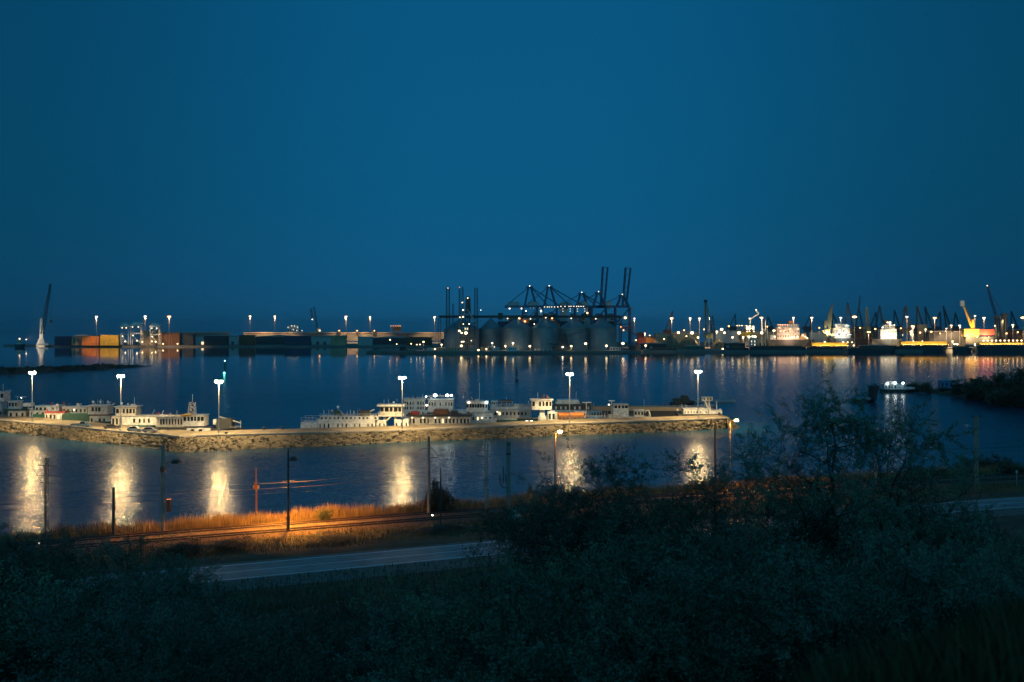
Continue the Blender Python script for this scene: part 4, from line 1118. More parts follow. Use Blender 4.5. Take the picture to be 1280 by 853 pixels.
portal_crane(1131.5, 426, 382.5, 'A-shaped dark crane standing round a white light mast', 'cranedark', 1, (-5, 6), (-3, 390), 1500)
portal_crane(1148, 426, 382.5, 'dark crane with its boom sloping down to the right, second right of the floodlit ship', 'cranedark', -2, (-2, 7), None, 1510)
portal_crane(1161, 426, 383.5, 'dark crane leaning left, just left of the amber light mast', 'cranedark', -5, (-2, 6), None, 1520)
portal_crane(1185, 426, 382.5, 'dark crane leaning left between the amber mast and the orange crane', 'cranedark', -6, (-2, 4), None, 1530, w=1.8)
for i, (px, ya, dx, Y_, lab) in enumerate(((1044, 392, -3, 1700, 'small far crane behind the olive crane boom'), (1092, 390, 3, 1720, 'small far crane just left of the floodlit ship'), (1121, 388, -3, 1700, 'small far crane between the floodlit ship and the A-shape round the white mast'), (1172, 390, 3, 1720, 'small far crane just right of the amber mast left of the orange crane'), (1196, 391, -2, 1710, 'small far crane just left of the orange crane boom head'), (1010, 394, 3, 1750, 'small far crane between the pink lit ship and the lone mast'), (962, 396, -2, 1750, 'small far crane left of the pink lit ship'), (916, 393, 3, 1740, 'small far crane left of the lit hopper frame'), (1268, 389, -4, 1700, 'small far crane right of the two dark towers'))):
    portal_crane(px, 424, ya, lab, 'cranedark', dx, (-4, 4), None, Y_, w=1.8, base=5)
rq = random.Random(31)
for i, (px, py, lab) in enumerate(((812, 419.5, 'tiny warm quay lamp above the orange lit shed'), (855, 413, 'tiny warm quay lamp over the tan shed behind the ore piles'), (880, 412, 'tiny warm quay lamp left of the tall dark crane foot'), (911, 408, 'tiny warm quay lamp over the grey shed right of the tall dark crane'), (959, 408.5, 'tiny warm quay lamp over the right end of the long pale tan shed'), (1024, 410, 'tiny warm quay lamp over the grey shed left of the olive crane'), (1075, 410, 'tiny warm quay lamp over the left end of the brown shed'), (1094, 411.5, 'tiny warm quay lamp over the right end of the brown shed'), (1126, 410.5, 'tiny warm quay lamp right of the floodlit ship superstructure'), (1150, 416, 'tiny warm quay lamp under the tan shed right of the floodlit ship'), (1164, 415, 'tiny warm quay lamp left part of the long dark shed'), (1175, 417, 'tiny warm quay lamp middle of the long dark shed'), (1258, 417, 'tiny warm quay lamp at the foot of the broader dark tower'), (1272, 415.5, 'tiny warm quay lamp before the low brown shed at the right end'))):
    R = Rig('quay_lamp', lab, 'quay lamp', px, YR + 20, 'low lamps along the quays', 2.6)  # small lamps added to make the port lights denser
    R.bar('pole', px, py, px, 434, .14, M['steel']); R.lamp(px, py, .9 + rq.random() * .5, M['L_masto'], -.4)
R = Rig('harbour_crane', 'white bent crane with a kinked boom left of the amber mast', 'crane', 941, 1430, None, 2.6)
R.bar('boom', 937, 399.5, 948.3, 392.3, .9, M['white']); R.bar('jib', 948.3, 392.3, 944.2, 386.8, 1.1, M['white']); R.bar('mast', 938, 399, 936.5, 422, .9, M['cream'])
R.box('machine_house', 932, 942, 407.5, 413, 7, M['cream']); R.box('base', 931, 943, 420, 432, 8, M['grey']); R.spot(938, 418, 90000, (1, .78, .45), -14, 130, aim=(.1, 1, .8)); R.lamp(945, 387.5, .8, M['L_deckw'], -2); R.lamp(936.5, 398.4, 1.0, M['L_mastw'], -2)  # spot added in front to brighten the kinked boom
R = Rig('hopper_frame', 'lit steel hopper frame with three tall legs under the white bent crane', 'hopper', 933, 1408, None, 2.6)
for px in (924, 931.5, 939.5): R.bar('leg', px, 407, px, 433, .6, M['tan']); R.bar('leg', px, 407, px, 433, .6, M['tan'], 7)
R.box('hopper', 926, 938, 415, 420, 8, M['yellow'], tx=1.2); R.box('deck', 921, 942, 412.3, 413.3, 9, M['tan']); R.box('top_beam', 920, 939, 406.8, 408, 3, M['grey'])
for px in (921, 924, 927): R.lamp(px, 407.3, .75, M['L_deckw'], -2.5)
for px, py in ((932, 407.5), (936.5, 407.5), (936, 411), (933, 414.5), (941, 414.5)): R.lamp(px, py, .9, M['L_quay'], -5.5)
R = Rig('twin_mast_frame', 'two pale posts joined by a beam right of the white bent crane', 'frame', 955, 1425, None, 2.6)
for px in (952.8, 957): R.bar('post', px, 400, px, 432, .7, M['cream'])
R.box('beam', 952.5, 957.5, 412, 413, 2, M['cream'])
R = Rig('quay_building', 'small pale building with three lit floors below the lit hopper frame', 'building', 941, 1335, None, 2.6)
R.box('wall', 937.5, 945.5, 424, 438, 9, M['pale'], roof=M['siloroof'])
for a, b_ in ((.12, .26), (.42, .56), (.72, .86)): R.wins(4, M['glass'], a, b_, .6, lit=(0, 2), litm=M['L_win'])
# red deck cargo gantry near the silos
R = Rig('loading_gantry', 'dim red lit loading gantry right of the raised-boom cranes', 'gantry', 783, 1450, None, 2.6)
for px in (776, 790): R.lat('leg', px, 428, px, 402, 2.5, .3, M['rust'])
R.lat('boom', 774, 407, 797, 420, 2.2, .3, M['cranedark']); R.box('deck', 775, 791, 409, 410.5, 6, M['red'])
for px, py in ((776, 408.8), (779, 413), (797.5, 418)): R.lamp(px, py, .9, M['L_masto'], -4)

# orange mobile crane far right
R = Rig('harbour_crane', 'orange mobile harbour crane with a floodlit yellow boom leaning left', 'crane', 1214, 1440, None, 2.6)
R.box('machine_house', 1203.5, 1222, 411.5, 420.5, 9, M['yellow']); R.wins(5, M['dark'], .3, .7, .3)
R.box('counterweight_house', 1222.2, 1241, 412, 419, 9, M['red']); R.box('undercarriage', 1205, 1240, 421, 431, 10, M['cranedark'])
R.bar('boom', 1215.5, 412, 1204, 383, 1.9, M['yellow'], -1, r1=1.1); R.box('boom_head', 1200.2, 1205, 376, 383, 3, M['white']); R.box('tower', 1213.5, 1217.5, 399.5, 412, 4, M['yellow'], tx=.7)
R.bar('stay_rope', 1204, 378, 1216.5, 400, .2, M['cranedark']); R.bar('stay_rope', 1204, 378, 1222, 412, .2, M['cranedark'])
R.bar('strut', 1241, 419, 1244, 408, .8, M['orange']); R.lamp(1241.5, 407.5, 1.0, M['L_mastw'], -5)
R.spot(1212, 421, 120000, (1, .62, .28), -18, 150, aim=(0, 1, .55)); R.spot(1232, 421, 60000, (1, .62, .28), -14, 140, aim=(0, 1, .2)); R.lamp(1207, 421.3, 1.0, M['L_masto'], -11, part='flood_lamp'); R.lamp(1217, 421.3, 1.0, M['L_masto'], -11, part='flood_lamp'); R.lamp(1232, 421, .7, M['L_masto'], -9, part='flood_lamp')  # both spots are added, to light boom and houses orange
R = Rig('harbour_crane', 'dark crane with the highest faint boom, between the orange crane and two dark towers', 'crane', 1248, 1500, None, 2.6)
R.lat('boom', 1250, 412, 1234, 358.5, 3.2, .35, M['craneblue'], w1=1.8); R.lamp(1233.3, 357.3, .7, M['L_dim'], -2); R.box('boom_head', 1233.5, 1236.5, 356, 360, 2, M['cranedark']); R.box('machine_house', 1244, 1254, 412, 424, 8, M['cranedark']); R.bar('tie', 1236, 362, 1257, 398, .25, M['cranedark'])
for px, lab in ((1246.5, 'narrow dark silo tower left of its twin by the far right mast'), (1255.5, 'broader dark silo tower right of its twin by the far right mast')):
    R = Rig('silo_tower', lab, 'tower', px, 1460, 'pair of dark towers', 2.6)
    yt = 396.5 if px < 1250 else 393.5; w = 2.2 if px < 1250 else 2.6
    R.box('shaft', px - w, px + w, yt, 437, 7, M['cranedark']); R.wins(1, M['grey'], .1, .9, .1); R.box('head_house', px - w - .6, px + w + .6, yt - 1.5, yt - .01, 8, M['cranedark'])
# ------------------------------------------------------------------ pier lamps
G6 = 'tall twin-headed flood lamps along the pier'
LAMPS = ((40.3, 466.5, 528, 'pier lamp post, leftmost of the row, above the low white cabins'), (151, 470.8, 538, 'pier lamp post before the pusher boat with the left wheelhouse'), (273.5, 477.5, 543.5, 'pier lamp post at the bend in the pier by the black tug bow'), (502.8, 472.5, 538, 'pier lamp post behind the white portal wheelhouse'), (712, 468.3, 529.3, 'pier lamp post right of the white tower wheelhouse'), (872.6, 465, 524, 'pier lamp post near the pier head'))
proto = None
for px, yt, yb, lab in LAMPS:
    Y = WY(yb, PZ); z = Z(yt, Y)
    if proto is None:
        R = Rig('pier_lamp_post', lab, 'lamp post', px, Y, G6, PZ); H0 = z - PZ
        MB().lathe([(.34, 0), (.34, .35), (.17, .4), (.085, H0 + .2)], 10).build('pole', M['white'], R.root)
        MB().lathe([(.5, -.1), (.5, .18), (.3, .19)], 10).build('footing', M['concrete'], R.root)
        MB().box(-.8, .8, -.05, .05, H0 + .3, H0 + .4).build('cross_arm', M['steel'], R.root)
        for a in (-.62, .62):
            o = MB().box(a - .34, a + .34, -.34, .34, H0 + .38, H0 + .56, .6, .6).build('lamp_housing', M['steel'], R.root)
            MB().ball((a, 0, H0 + .06), .40, .40, .34, 8, 4).build('lamp_lens', M['L_pier'], o)
        R.z0 = 0
        sp = bpy.data.lights.new('flood_beam', 'SPOT'); sp.energy = 46000; sp.color = (1.0, .69, .31); sp.spot_size = math.radians(128); sp.spot_blend = .45; sp.shadow_soft_size = .5
        so_ = bpy.data.objects.new('flood_beam', sp); C.objects.link(so_); so_.parent = R.root; so_.location = (0, 0, H0 - .45)
        proto = R.root
    else:
        dup(proto, (X(px, Y), Y, PZ), 0, lab, G6, (1, 1, (z - PZ) / H0))

# ------------------------------------------------------------------ boats along the pier
def yb_(px, off=20.5):
    for _ in range(3): pass
    Y = 290.0
    for _ in range(6): Y = float(edge_y(X(px, Y))) + off
    return Y
gl = M['glass']; wh = M['white']; cr_ = M['cream']; gy = M['grey']
GB = 'boats moored along the far side of the pier'
def boat(name, label, cat, pxc, off=20.5): return Rig(name, label, cat, pxc, yb_(pxc, off), GB)

R = boat('pusher_boat', 'white pusher boat with the tallest wheelhouse at the left end of the pier', 'boat', 4)
R.hull(-40, 24, 524, M['dark'], 8); R.box('deck_house', -34, 8, 511, 526, 5.5, gy); R.wins(6, gl, .3, .8)
R.box('wheelhouse_base', -14, 5, 501.5, 511, 4, M['pale'], tx=.9); R.box('wheelhouse', -14, 9, 490, 501.5, 4.5, wh, roof=wh); R.wins(5, gl, .4, .85, .75); R.bar('mast', 4, 490, 4, 480, .08, wh)
R.rail(-30, 10, 511, 3, M['steel'], -2.8); R.bar('radar_bar', 8, 488.3, 14, 488, .12, wh)
R = boat('tug_boat', 'small white tug with a box cabin just left of the first lamp post', 'boat', 20)
R.hull(8, 40, 524, M['dark'], 7, bow=1); R.box('cabin', 13.5, 25, 501.7, 511, 3.5, wh, roof=wh); R.wins(3, gl, .35, .85, .7); R.box('deck_house', 10, 33, 511, 522, 5, M['tarp']); R.bar('mast', 22, 501, 22, 495, .06, wh); R.bar('radar_bar', 19, 496, 33, 496.4, .1, M['steel']); R.lamp(28.5, 497.2, .18, M['L_dim'], -1)
R = boat('houseboat', 'low white cabin barge with dark windows right under the first lamp post', 'boat', 38, 17.5)
R.hull(12, 62, 525.5, M['tarp'], 5, bow=1); R.box('cabin', 13.5, 35, 513, 526, 3.6, cr_, roof=M['tarp']); R.wins(3, gl, .4, .8, .35); R.box('cabin', 40, 60, 512.5, 526, 3.6, wh, roof=M['tarp']); R.wins(3, gl, .4, .8, .4); R.box('door', 35.2, 39.8, 515, 526, 2.5, M['dark']); R.box('roof_box', 31, 41, 503.8, 508, 2.5, wh); R.bar('roof_post', 36, 508, 36, 512, .3, gy)
R = boat('houseboat', 'white cabin barge with a dark red roof right of the first lamp post', 'boat', 70, 19.0)
R.hull(52, 92, 527, M['dark'], 5, bow=1); R.box('cabin', 59.5, 84, 515.5, 528, 4, cr_, roof=M['red']); R.wins(5, gl, .35, .8, .45, lit=(3,), litm=M['L_win']); R.dome(72, 506.5, .45, wh); R.bar('dome_post', 72, 507.5, 72, 515, .1, gy)
R = boat('tarp_boat', 'dark boat under a green tarpaulin between the low cabin barges and the dark saloon car', 'boat', 93, 17.0)
R.hull(68, 116, 528.5, M['dark'], 4.2, bow=-1); R.box('tarpaulin', 80, 115, 517, 528.5, 3.5, M['tarp'], tx=.93)
R = boat('river_barge', 'long pale barge cabin behind the tarpaulin covered boat', 'boat', 92, 27)
R.hull(46, 150, 517, M['green'], 9); R.box('cabin', 82, 113, 508.5, 517.5, 5, gy, roof=wh); R.wins(6, gl, .3, .75, .45); R.lamp(97.5, 511.5, .3, M['L_ship'], -3); R.box('cabin', 48, 78, 506.5, 514, 5, M['pale'], tx=.98); R.wins(6, gl, .3, .7, .5)
R.box('ventilator', 96.5, 101, 504.5, 508.5, 1.2, wh)
R = boat('pusher_boat', 'pusher boat with radar globes on a beige wheelhouse, left of the second lamp post', 'boat', 127)
R.hull(113, 143, 526, M['tarp'], 7, bow=-1); R.box('deck_house', 116, 142, 519.5, 531, 5, cr_); R.wins(5, gl, .2, .75, .5); R.box('wheelhouse', 113.5, 138, 507, 517.5, 4.2, cr_, roof=wh); R.wins(6, gl, .35, .85, .7); R.box('wheelhouse_base', 118, 136, 517.6, 519.4, 3.8, M['rust'])
for px in (116.5, 125.5, 135): R.dome(px, 502.5, .4, wh); R.bar('dome_post', px, 503, px, 507, .07, gy)
R.bar('mast', 126, 507, 126, 499, .06, wh); R.tyres((118, 126, 134), 530, M['rubber'], -3.6)
R = boat('pusher_boat', 'long white pusher boat behind the two white cars, its wheelhouse at the second lamp post', 'boat', 172)
R.hull(138, 208, 530.5, M['green'], 8, bow=1); R.box('deck_house', 157, 205, 519.7, 531.5, 5, wh, roof=gy); R.wins(8, gl, .32, .75, .38); R.box('wheelhouse', 148, 173, 508.3, 519.4, 4.4, cr_, roof=wh, over=.45); R.wins(6, gl, .3, .8, .7); R.box('lower_house', 143, 157, 520, 532, 4.6, cr_); R.wins(3, gl, .2, .8, .5)
R.dome(152, 504.5, .4, wh); R.dome(160, 505.5, .3, wh); R.bar('mast', 168, 508, 168, 497, .05, wh); R.box('ventilator', 164, 169, 505.3, 508, 1, wh); R.rail(173, 206, 519.7, 2.6, M['steel'], -2.4); R.tyres((150, 160, 190), 533, M['rubber'], -4.1)
R = boat('tug_boat', 'tug with a tapering frame mast and a yellow band, left of the black bow', 'boat', 240)
R.hull(196, 266, 533.5, M['dark'], 7, bow=1); R.box('deck_house', 199, 232, 520.5, 533, 4.6, cr_, roof=gy); R.wins(9, gl, .25, .8, .5); R.box('wheelhouse', 232, 258, 519, 532, 4.4, wh, roof=wh); R.wins(6, gl, .5, .9, .72)
R.box('yellow_band', 229, 243, 518, 519.2, 4.9, M['yellow']); R.lat('frame_mast', 240, 519, 240.5, 503, 1.9, .1, wh, w1=1.3); R.bar('topmast', 240.5, 503, 240.8, 493, .07, wh); R.dome(239.5, 509, .35, wh); R.dome(239, 513, .35, cr_)
R.box('bulwark', 238, 268, 534, 541.5, 1.2, wh, dy=-3.2, tx=.95); R.tyres((205, 216, 246, 256), 537, M['rubber'], -4.0); R.rail(200, 230, 520, 2.5, M['steel'], -2.3)
R = boat('black_tug', 'black tug bow with tyres and a slanting boom, right of the third lamp post', 'boat', 287)
R.hull(262, 304, 535, M['dark'], 7, bow=1, rake=3.5); R.box('box', 267.5, 273.5, 524, 530.5, 2, wh); R.box('deck_house', 272, 292, 523, 535, 3.6, M['dark'], tx=.9); R.bar('boom', 274, 521, 301, 529, .22, gy); R.bar('boom', 280, 522, 284, 536, .15, gy); R.tyres((276, 284, 293), 538, M['rubber'], -3.3); R.rail(290, 303, 535, 3, gy, -2)

# right-hand raft of boats
R = boat('passenger_ship', 'long white two-deck ship with a raked bow, leftmost on the right part of the pier', 'ship', 430, 21)
R.hull(377, 482, 535.5, M['white'], 9, bow=-1, rake=2.5); R.box('foredeck', 378, 399, 527, 536, 6, wh, tx=.93); R.rail(379, 398, 527, 6, wh, -2.9); R.rail(379, 398, 527, 6, wh, 2.9)
R.box('lower_deck_house', 400, 470, 524, 539, 6, wh); R.wins(13, gl, .3, .7, .3, skip=(3, 7)); R.box('upper_bulwark', 402, 474, 519.7, 523.9, 5.4, wh); R.wins(14, M['dark'], .2, .8, .45); R.box('bow_wall', 398, 405, 523.5, 538, 5.4, M['cream'])
R.box('life_raft', 415, 427, 513.3, 517.5, 2, M['tarp'], tx=.7); R.bar('davit', 414, 513, 424, 519, .2, wh); R.bar('davit', 424, 513, 430, 519, .2, wh); R.dome(422.5, 509, .42, wh); R.bar('mast', 422.5, 507, 422.5, 519, .07, wh)
R.box('awning', 449, 463, 512.8, 519, 4, M['dark'], tx=.9); R.bar('ramp', 455, 518, 468, 512, .2, wh)
for px in (405, 411, 434, 438, 442, 447): R.bar('rail_post', px, 519.7, px, 512.5 + (px % 3), .06, wh)
R.rail(402, 472, 519.7, 3, wh, -2.6)
R.tyres((400, 414, 432, 447), 537, M['rubber'], -4.6)
R = boat('pusher_boat', 'pusher boat with an open portal wheelhouse left of the fourth lamp post', 'boat', 490, 18)
R.hull(466, 514, 536, M['dark'], 6); R.box('side_block', 468.5, 484, 524.5, 537.5, 5, wh, tx=.96); R.wins(3, gl, .3, .7, .3); R.box('side_block', 494, 512, 524, 537.5, 5, wh, tx=.96); R.wins(3, gl, .3, .7, .3)
R.box('portal_column', 480, 483, 519.5, 536, 3, cr_); R.box('portal_column', 493.5, 496.5, 519.5, 536, 3, cr_)
R.box('wheelhouse_floor', 474, 505, 517.8, 520, 4.8, cr_); R.box('wheelhouse', 476, 503.5, 507.6, 517.7, 3.8, cr_); R.wins(5, gl, .35, .9, .78); R.box('wheelhouse_roof', 472.5, 506.5, 505.3, 507.5, 5, wh)
R.dome(492, 503.3, .35, wh); R.bar('mast', 480, 505, 480, 500, .06, wh); R.rail(474, 505, 517.8, 3.5, wh, -2.4, .05); R.tyres((472, 500, 508), 537, M['rubber'], -3.3); R.bar('stair', 482, 527, 490, 520, .25, cr_, -2)
R = boat('passenger_ship', 'large pale two-deck ship with flood lamps on its roof, behind the green hulled boat', 'ship', 535, 34)
R.hull(502, 586, 521, M['pale'], 9); R.box('lower_deck', 504, 584, 512.5, 521, 6.5, M['pale']); R.wins(14, gl, .3, .75, .45); R.box('upper_deck', 506, 532, 498.3, 512.4, 6, M['pale'], roof=wh); R.wins(8, gl, .5, .78, .45); R.wins(8, gl, .1, .34, .45)
R.box('bridge', 536, 567, 499, 512.4, 6, wh, roof=wh); R.wins(9, gl, .45, .75, .5); R.box('flood_gantry', 533, 568, 494.8, 495.6, 1, M['steel']); R.bar('gantry_post', 536, 495, 536, 499, .08, gy); R.bar('gantry_post', 566, 495, 566, 499, .08, gy)
for px, r in ((534, .22), (545.2, .55), (560, .5), (565, .33)): R.lamp(px, 493.5 if px > 540 else 495, r, M['L_deck'], -3.6)
R.lamp(534.5, 505.8, .4, M['L_deckw'], -3.5)
R = boat('green_hulled_boat', 'long boat with dark green hull and lit windows beside the fourth lamp post', 'boat', 550, 21)
R.hull(510, 594, 530.5, M['green'], 7); R.box('deck_house', 511.5, 588, 520, 531, 5, cr_); R.wins(17, gl, .25, .75, .5, lit=(2, 6, 9), litm=M['L_win']); R.box('roof', 509, 590, 518, 519.9, 6, M['dark']); R.box('roof_cargo', 541, 562, 511.5, 517.9, 3.5, M['rust'], tx=.8); R.box('roof_cargo', 563, 573, 513, 517.9, 3.5, M['dark'], tx=.8); R.box('roof_cargo', 514, 524, 514.5, 517.9, 3, M['red'])
for px in (516.5, 530, 545, 562): R.lamp(px, 521.2, .22, M['L_deckw'], -3.0)
R = boat('pusher_boat', 'white pusher boat with a broad wheelhouse, two lamps and a tall thin mast', 'boat', 598, 21)
R.hull(575, 626, 532.5, M['white'], 7); R.box('deck_house', 573, 616, 516.5, 532.5, 5, wh); R.wins(8, gl, .5, .75, .4, lit=(4,), litm=M['L_win']); R.box('wheelhouse_deck', 582, 612, 514, 516.4, 5, gy); R.box('wheelhouse', 583.5, 609.5, 501.8, 513.9, 4.4, wh, roof=wh); R.wins(8, gl, .4, .78, .72)
R.bar('mast', 599.5, 501, 599.3, 479, .06, wh); R.box('ventilator', 594, 599, 499.3, 501.5, 1.2, wh); R.lamp(586.6, 502.5, .38, M['L_deckw'], -2.7); R.lamp(608.6, 502.5, .34, M['L_deck'], -2.7); R.bar('boom', 602, 522, 612, 530, .2, wh); R.lamp(603, 521.5, .25, M['L_deckw'], -3); R.tyres((580, 590, 600), 534, M['rubber'], -3.8)
R = boat('river_ship', 'grey two-deck ship with an open upper deck, behind the small hut with two lit windows', 'ship', 638, 27)
R.hull(612, 668, 524, M['green'], 8); R.box('lower_deck', 613, 664, 511, 524, 6, gy); R.wins(11, gl, .45, .75, .5, lit=(2,), litm=M['L_win']); R.box('upper_floor', 613, 664, 508, 510.9, 6.4, M['pale']); R.box('awning', 624, 640, 500.2, 503, 4.5, M['dark']); R.rail(614, 640, 508, 7, wh, -3, .05); R.box('bridge', 614, 622, 501, 507.9, 4, M['pale']); R.wins(3, gl, .4, .8, .6)
R.bar('mast', 633, 508, 633, 497, .06, wh); R.lamp(622, 514, .22, M['L_deckw'], -3.3); R.box('roof', 642, 664, 505.5, 507.9, 5, gy)
R = boat('deck_hut', 'small dark green hut with two bright white windows left of the tower wheelhouse', 'hut', 656, 16.2)
R.z0 = PZ; R.root.location.z = PZ
R.box('wall', 646.5, 672, 523.5, 531.8, 2.2, M['tarp'], roof=M['dark']); 
R.geo = (R.x(655.5), R.x(667), -1.1, R.z(531.8), R.z(523.5)); R.wins(2, M['L_winw'], .3, .75, .62)
R = boat('white_container_hut', 'small white cabin with a striped flank in front of the grey ship', 'hut', 613, 16.2)
R.z0 = PZ; R.root.location.z = PZ
R.box('wall', 607, 620.5, 524.6, 532.2, 2, wh, roof=wh); R.wins(4, gy, .3, .6, .5); R.box('wall', 624, 640, 528, 532.2, 2, cr_); R.box('door', 621, 623, 524, 532, 1.6, M['dark'])
R = boat('tower_wheelhouse_boat', 'bright white wheelhouse raised on a single tower, most brightly lit of the boats', 'boat', 677, 18.5)
R.hull(655, 705, 531.5, M['dark'], 6.5); R.box('tower', 674.5, 681, 511.8, 531.5, 2.4, wh); R.box('tower_foot', 672.5, 684, 520, 531.5, 3, wh, tx=.9, dy=.5); R.box('wheelhouse_floor', 665, 689, 509.8, 511.7, 4.4, wh); R.box('wheelhouse', 664.5, 689.5, 500.3, 509.7, 4, wh); R.wins(6, gl, .25, .85, .62); R.box('wheelhouse_roof', 662.5, 691.5, 498.7, 500.2, 4.6, wh); R.dome(684, 497, .35, wh); R.bar('mast', 680, 498.5, 680, 493, .05, wh); R.box('deck_house', 684.5, 694, 514, 531.5, 3.6, M['pale']); R.wins(2, gl, .45, .85, .6); R.bar('post', 695.5, 515, 695.5, 531.5, .15, cr_, -2.5); R.tyres((660, 668), 531, M['rubber'], -3.4)
R = boat('passenger_ship', 'white open-topped boat with a sloping awning, behind the fifth lamp post', 'ship', 710, 37)
R.hull(690, 740, 512, M['pale'], 7); R.box('deck_house', 692, 738, 504.7, 512, 5, M['dark']); R.wins(8, M['pale'], .1, .6, .4); R.box('awning', 694, 724.5, 499.3, 504.5, 5.4, M['pale'], tx=.86); R.bar('mast', 720, 500, 720.5, 489.5, .06, wh)
R = boat('cargo_barge', 'rusty brown barge with an orange edge behind the fifth lamp post', 'barge', 708, 20)
R.hull(684, 733, 526.5, M['rust'], 7); R.box('coaming', 697, 730, 518.5, 526.5, 5, M['rust']); R.wins(7, M['dark'], .2, .7, .7); R.box('hatch', 698, 729, 516.3, 518.4, 5.2, M['orange']); R.bar('post', 695.5, 517, 695.5, 528, .2, cr_, -3)
R = boat('work_boat', 'small blue work boat with a white T-shaped mast right of the fifth lamp post', 'boat', 735, 22)
R.hull(716, 760, 522, M['blue'], 6); R.box('deck_house', 718, 732, 514, 522, 3.4, M['pale']); R.wins(4, gl, .3, .7, .5); R.bar('mast', 733, 503.8, 733, 522, .16, wh); R.box('mast_arm', 727.5, 739, 502.6, 504, .6, wh); R.box('wheelhouse', 738, 752, 513.5, 522, 3.2, M['blue']); R.wins(4, gl, .35, .8, .6); R.rail(718, 758, 522, 3, wh, -2.6, .05)
for px in (722, 729, 744, 755): R.bar('rail_post', px, 522, px + 1, 515, .1, wh, -1)
R = boat('cargo_barge', 'long dark barge with a pale top edge in the back row', 'barge', 800, 38)
R.hull(715, 897, 512.5, M['dark'], 10); R.box('coaming', 722, 880, 508, 512.5, 8, M['tan']); R.box('deck_house', 884, 892, 506, 512.5, 5, gy); R.wins(3, gl)
R = boat('motor_boat', 'white motor boat with a high cabin and one lamp, right of the blue boat', 'boat', 774, 21)
R.hull(753, 790, 522, wh, 6, bow=-1); R.box('cabin', 766, 785, 510, 521.5, 3.6, wh); R.box('wheelhouse', 767, 784.5, 505.6, 512, 3.2, wh, roof=gy); R.wins(4, gl, .2, .85, .7); R.bar('mast', 764.5, 501.5, 764.5, 518, .15, cr_); R.box('mast_arm', 761, 768.5, 500.6, 501.8, .5, wh); R.lamp(760.6, 505.6, .32, M['L_ship'], -1.5); R.box('locker', 760, 775, 517.8, 524.5, 2.6, cr_, dy=-1.5); R.rail(755, 788, 522, 2.5, wh, -2.6, .05)
R = boat('motor_boat', 'white open motor boat with an arched frame at its right end', 'boat', 800, 20.5)
R.hull(782, 816, 521.5, wh, 5, bow=1); R.box('cabin', 792, 804, 513, 521, 3, gy, roof=wh); R.wins(3, gl, .35, .8, .6)
mb = MB(); pts = [(R.x(809.5) + 1.0 * math.cos(a) - .3, -1.5, R.z(521) + 2.2 * math.sin(a)) for a in np.linspace(0, math.pi * .75, 8)]; mb.path(pts, .16); mb.build('arch_frame', wh, R.root); R.rail(784, 806, 521.5, 2, wh, -2.2, .05)
R = boat('tour_boat', 'white long-cabin boat with a leaning control tower at the pier head', 'boat', 872, 20)
R.hull(846, 902, 520, M['dark'], 7, bow=-1); R.box('cabin', 853, 883, 510.7, 517, 4.6, wh, roof=wh); R.wins(8, gl, .15, .6, .35); R.box('cabin', 884, 901, 512.5, 517, 4.6, wh); R.box('bulwark', 846, 901, 517.1, 520, 6, M['dark'])
R.bar('tower_leg', 888, 517, 880.5, 499.5, .35, wh); R.bar('tower_leg', 889, 517, 885.5, 500, .3, wh); R.box('control_cab', 877.5, 889.5, 496.8, 500.8, 2.6, wh, roof=gy); R.wins(3, gl, .3, .8, .6); R.bar('mast', 877.5, 497, 877.5, 489, .07, M['dark']); R.bar('post', 895.8, 501.5, 895.8, 512, .2, M['pale']); R.dome(846.5, 513, .5, gy); R.dome(889.5, 497.5, .35, wh)
R.tyres(range(850, 902, 6), 521.3, M['rubber'], -3.8)

CL = [('pusher_boat', 'tallest wheelhouse', -30, 12, 490, 5), ('houseboat', 'dark windows right under', 14, 60, 512, 7), ('houseboat', 'dark red roof', 60, 84, 515, 6), ('river_barge', 'long pale barge cabin', 50, 150, 506, 12), ('pusher_boat', 'radar globes', 114, 138, 506.5, 6), ('pusher_boat', 'behind the two white cars', 158, 205, 519.5, 9), ('tug_boat', 'frame mast', 200, 232, 520, 8), ('black_tug', 'black tug bow', 266, 302, 534, 8), ('passenger_ship', 'raked bow', 404, 470, 519.5, 14), ('pusher_boat', 'portal wheelhouse', 474, 505, 505, 5), ('passenger_ship', 'flood lamps on its roof', 506, 584, 498, 10), ('green_hulled_boat', 'dark green hull', 512, 588, 518, 12), ('pusher_boat', 'broad wheelhouse', 584, 610, 501, 6), ('river_ship', 'grey two-deck', 613, 664, 508, 10), ('tower_wheelhouse_boat', 'single tower', 665, 690, 498.5, 6), ('cargo_barge', 'rusty brown', 686, 732, 526, 9), ('work_boat', 'T-shaped', 718, 758, 521.5, 12), ('cargo_barge', 'back row', 720, 880, 508, 14), ('motor_boat', 'high cabin', 756, 790, 521.5, 8), ('motor_boat', 'arched frame', 783, 814, 521, 6), ('tour_boat', 'leaning control tower', 850, 900, 512, 9)]
for i, (nm_, key, xa, xb, yy_, n_) in enumerate(CL):
    for o_ in list(C.objects):
        if o_.parent is None and o_.name.startswith(nm_) and key in o_.get('label', ''):
            R = Rig.__new__(Rig); R.root = o_; R.Y = o_.location.y; R.k = R.Y / F; R.pxc = CX + o_.location.x * F / R.Y; R.z0 = o_.location.z
            R.clutter(xa, xb, yy_, 100 + i, n_, 0.0, 9)
            break
    else: raise RuntimeError(nm_ + key)
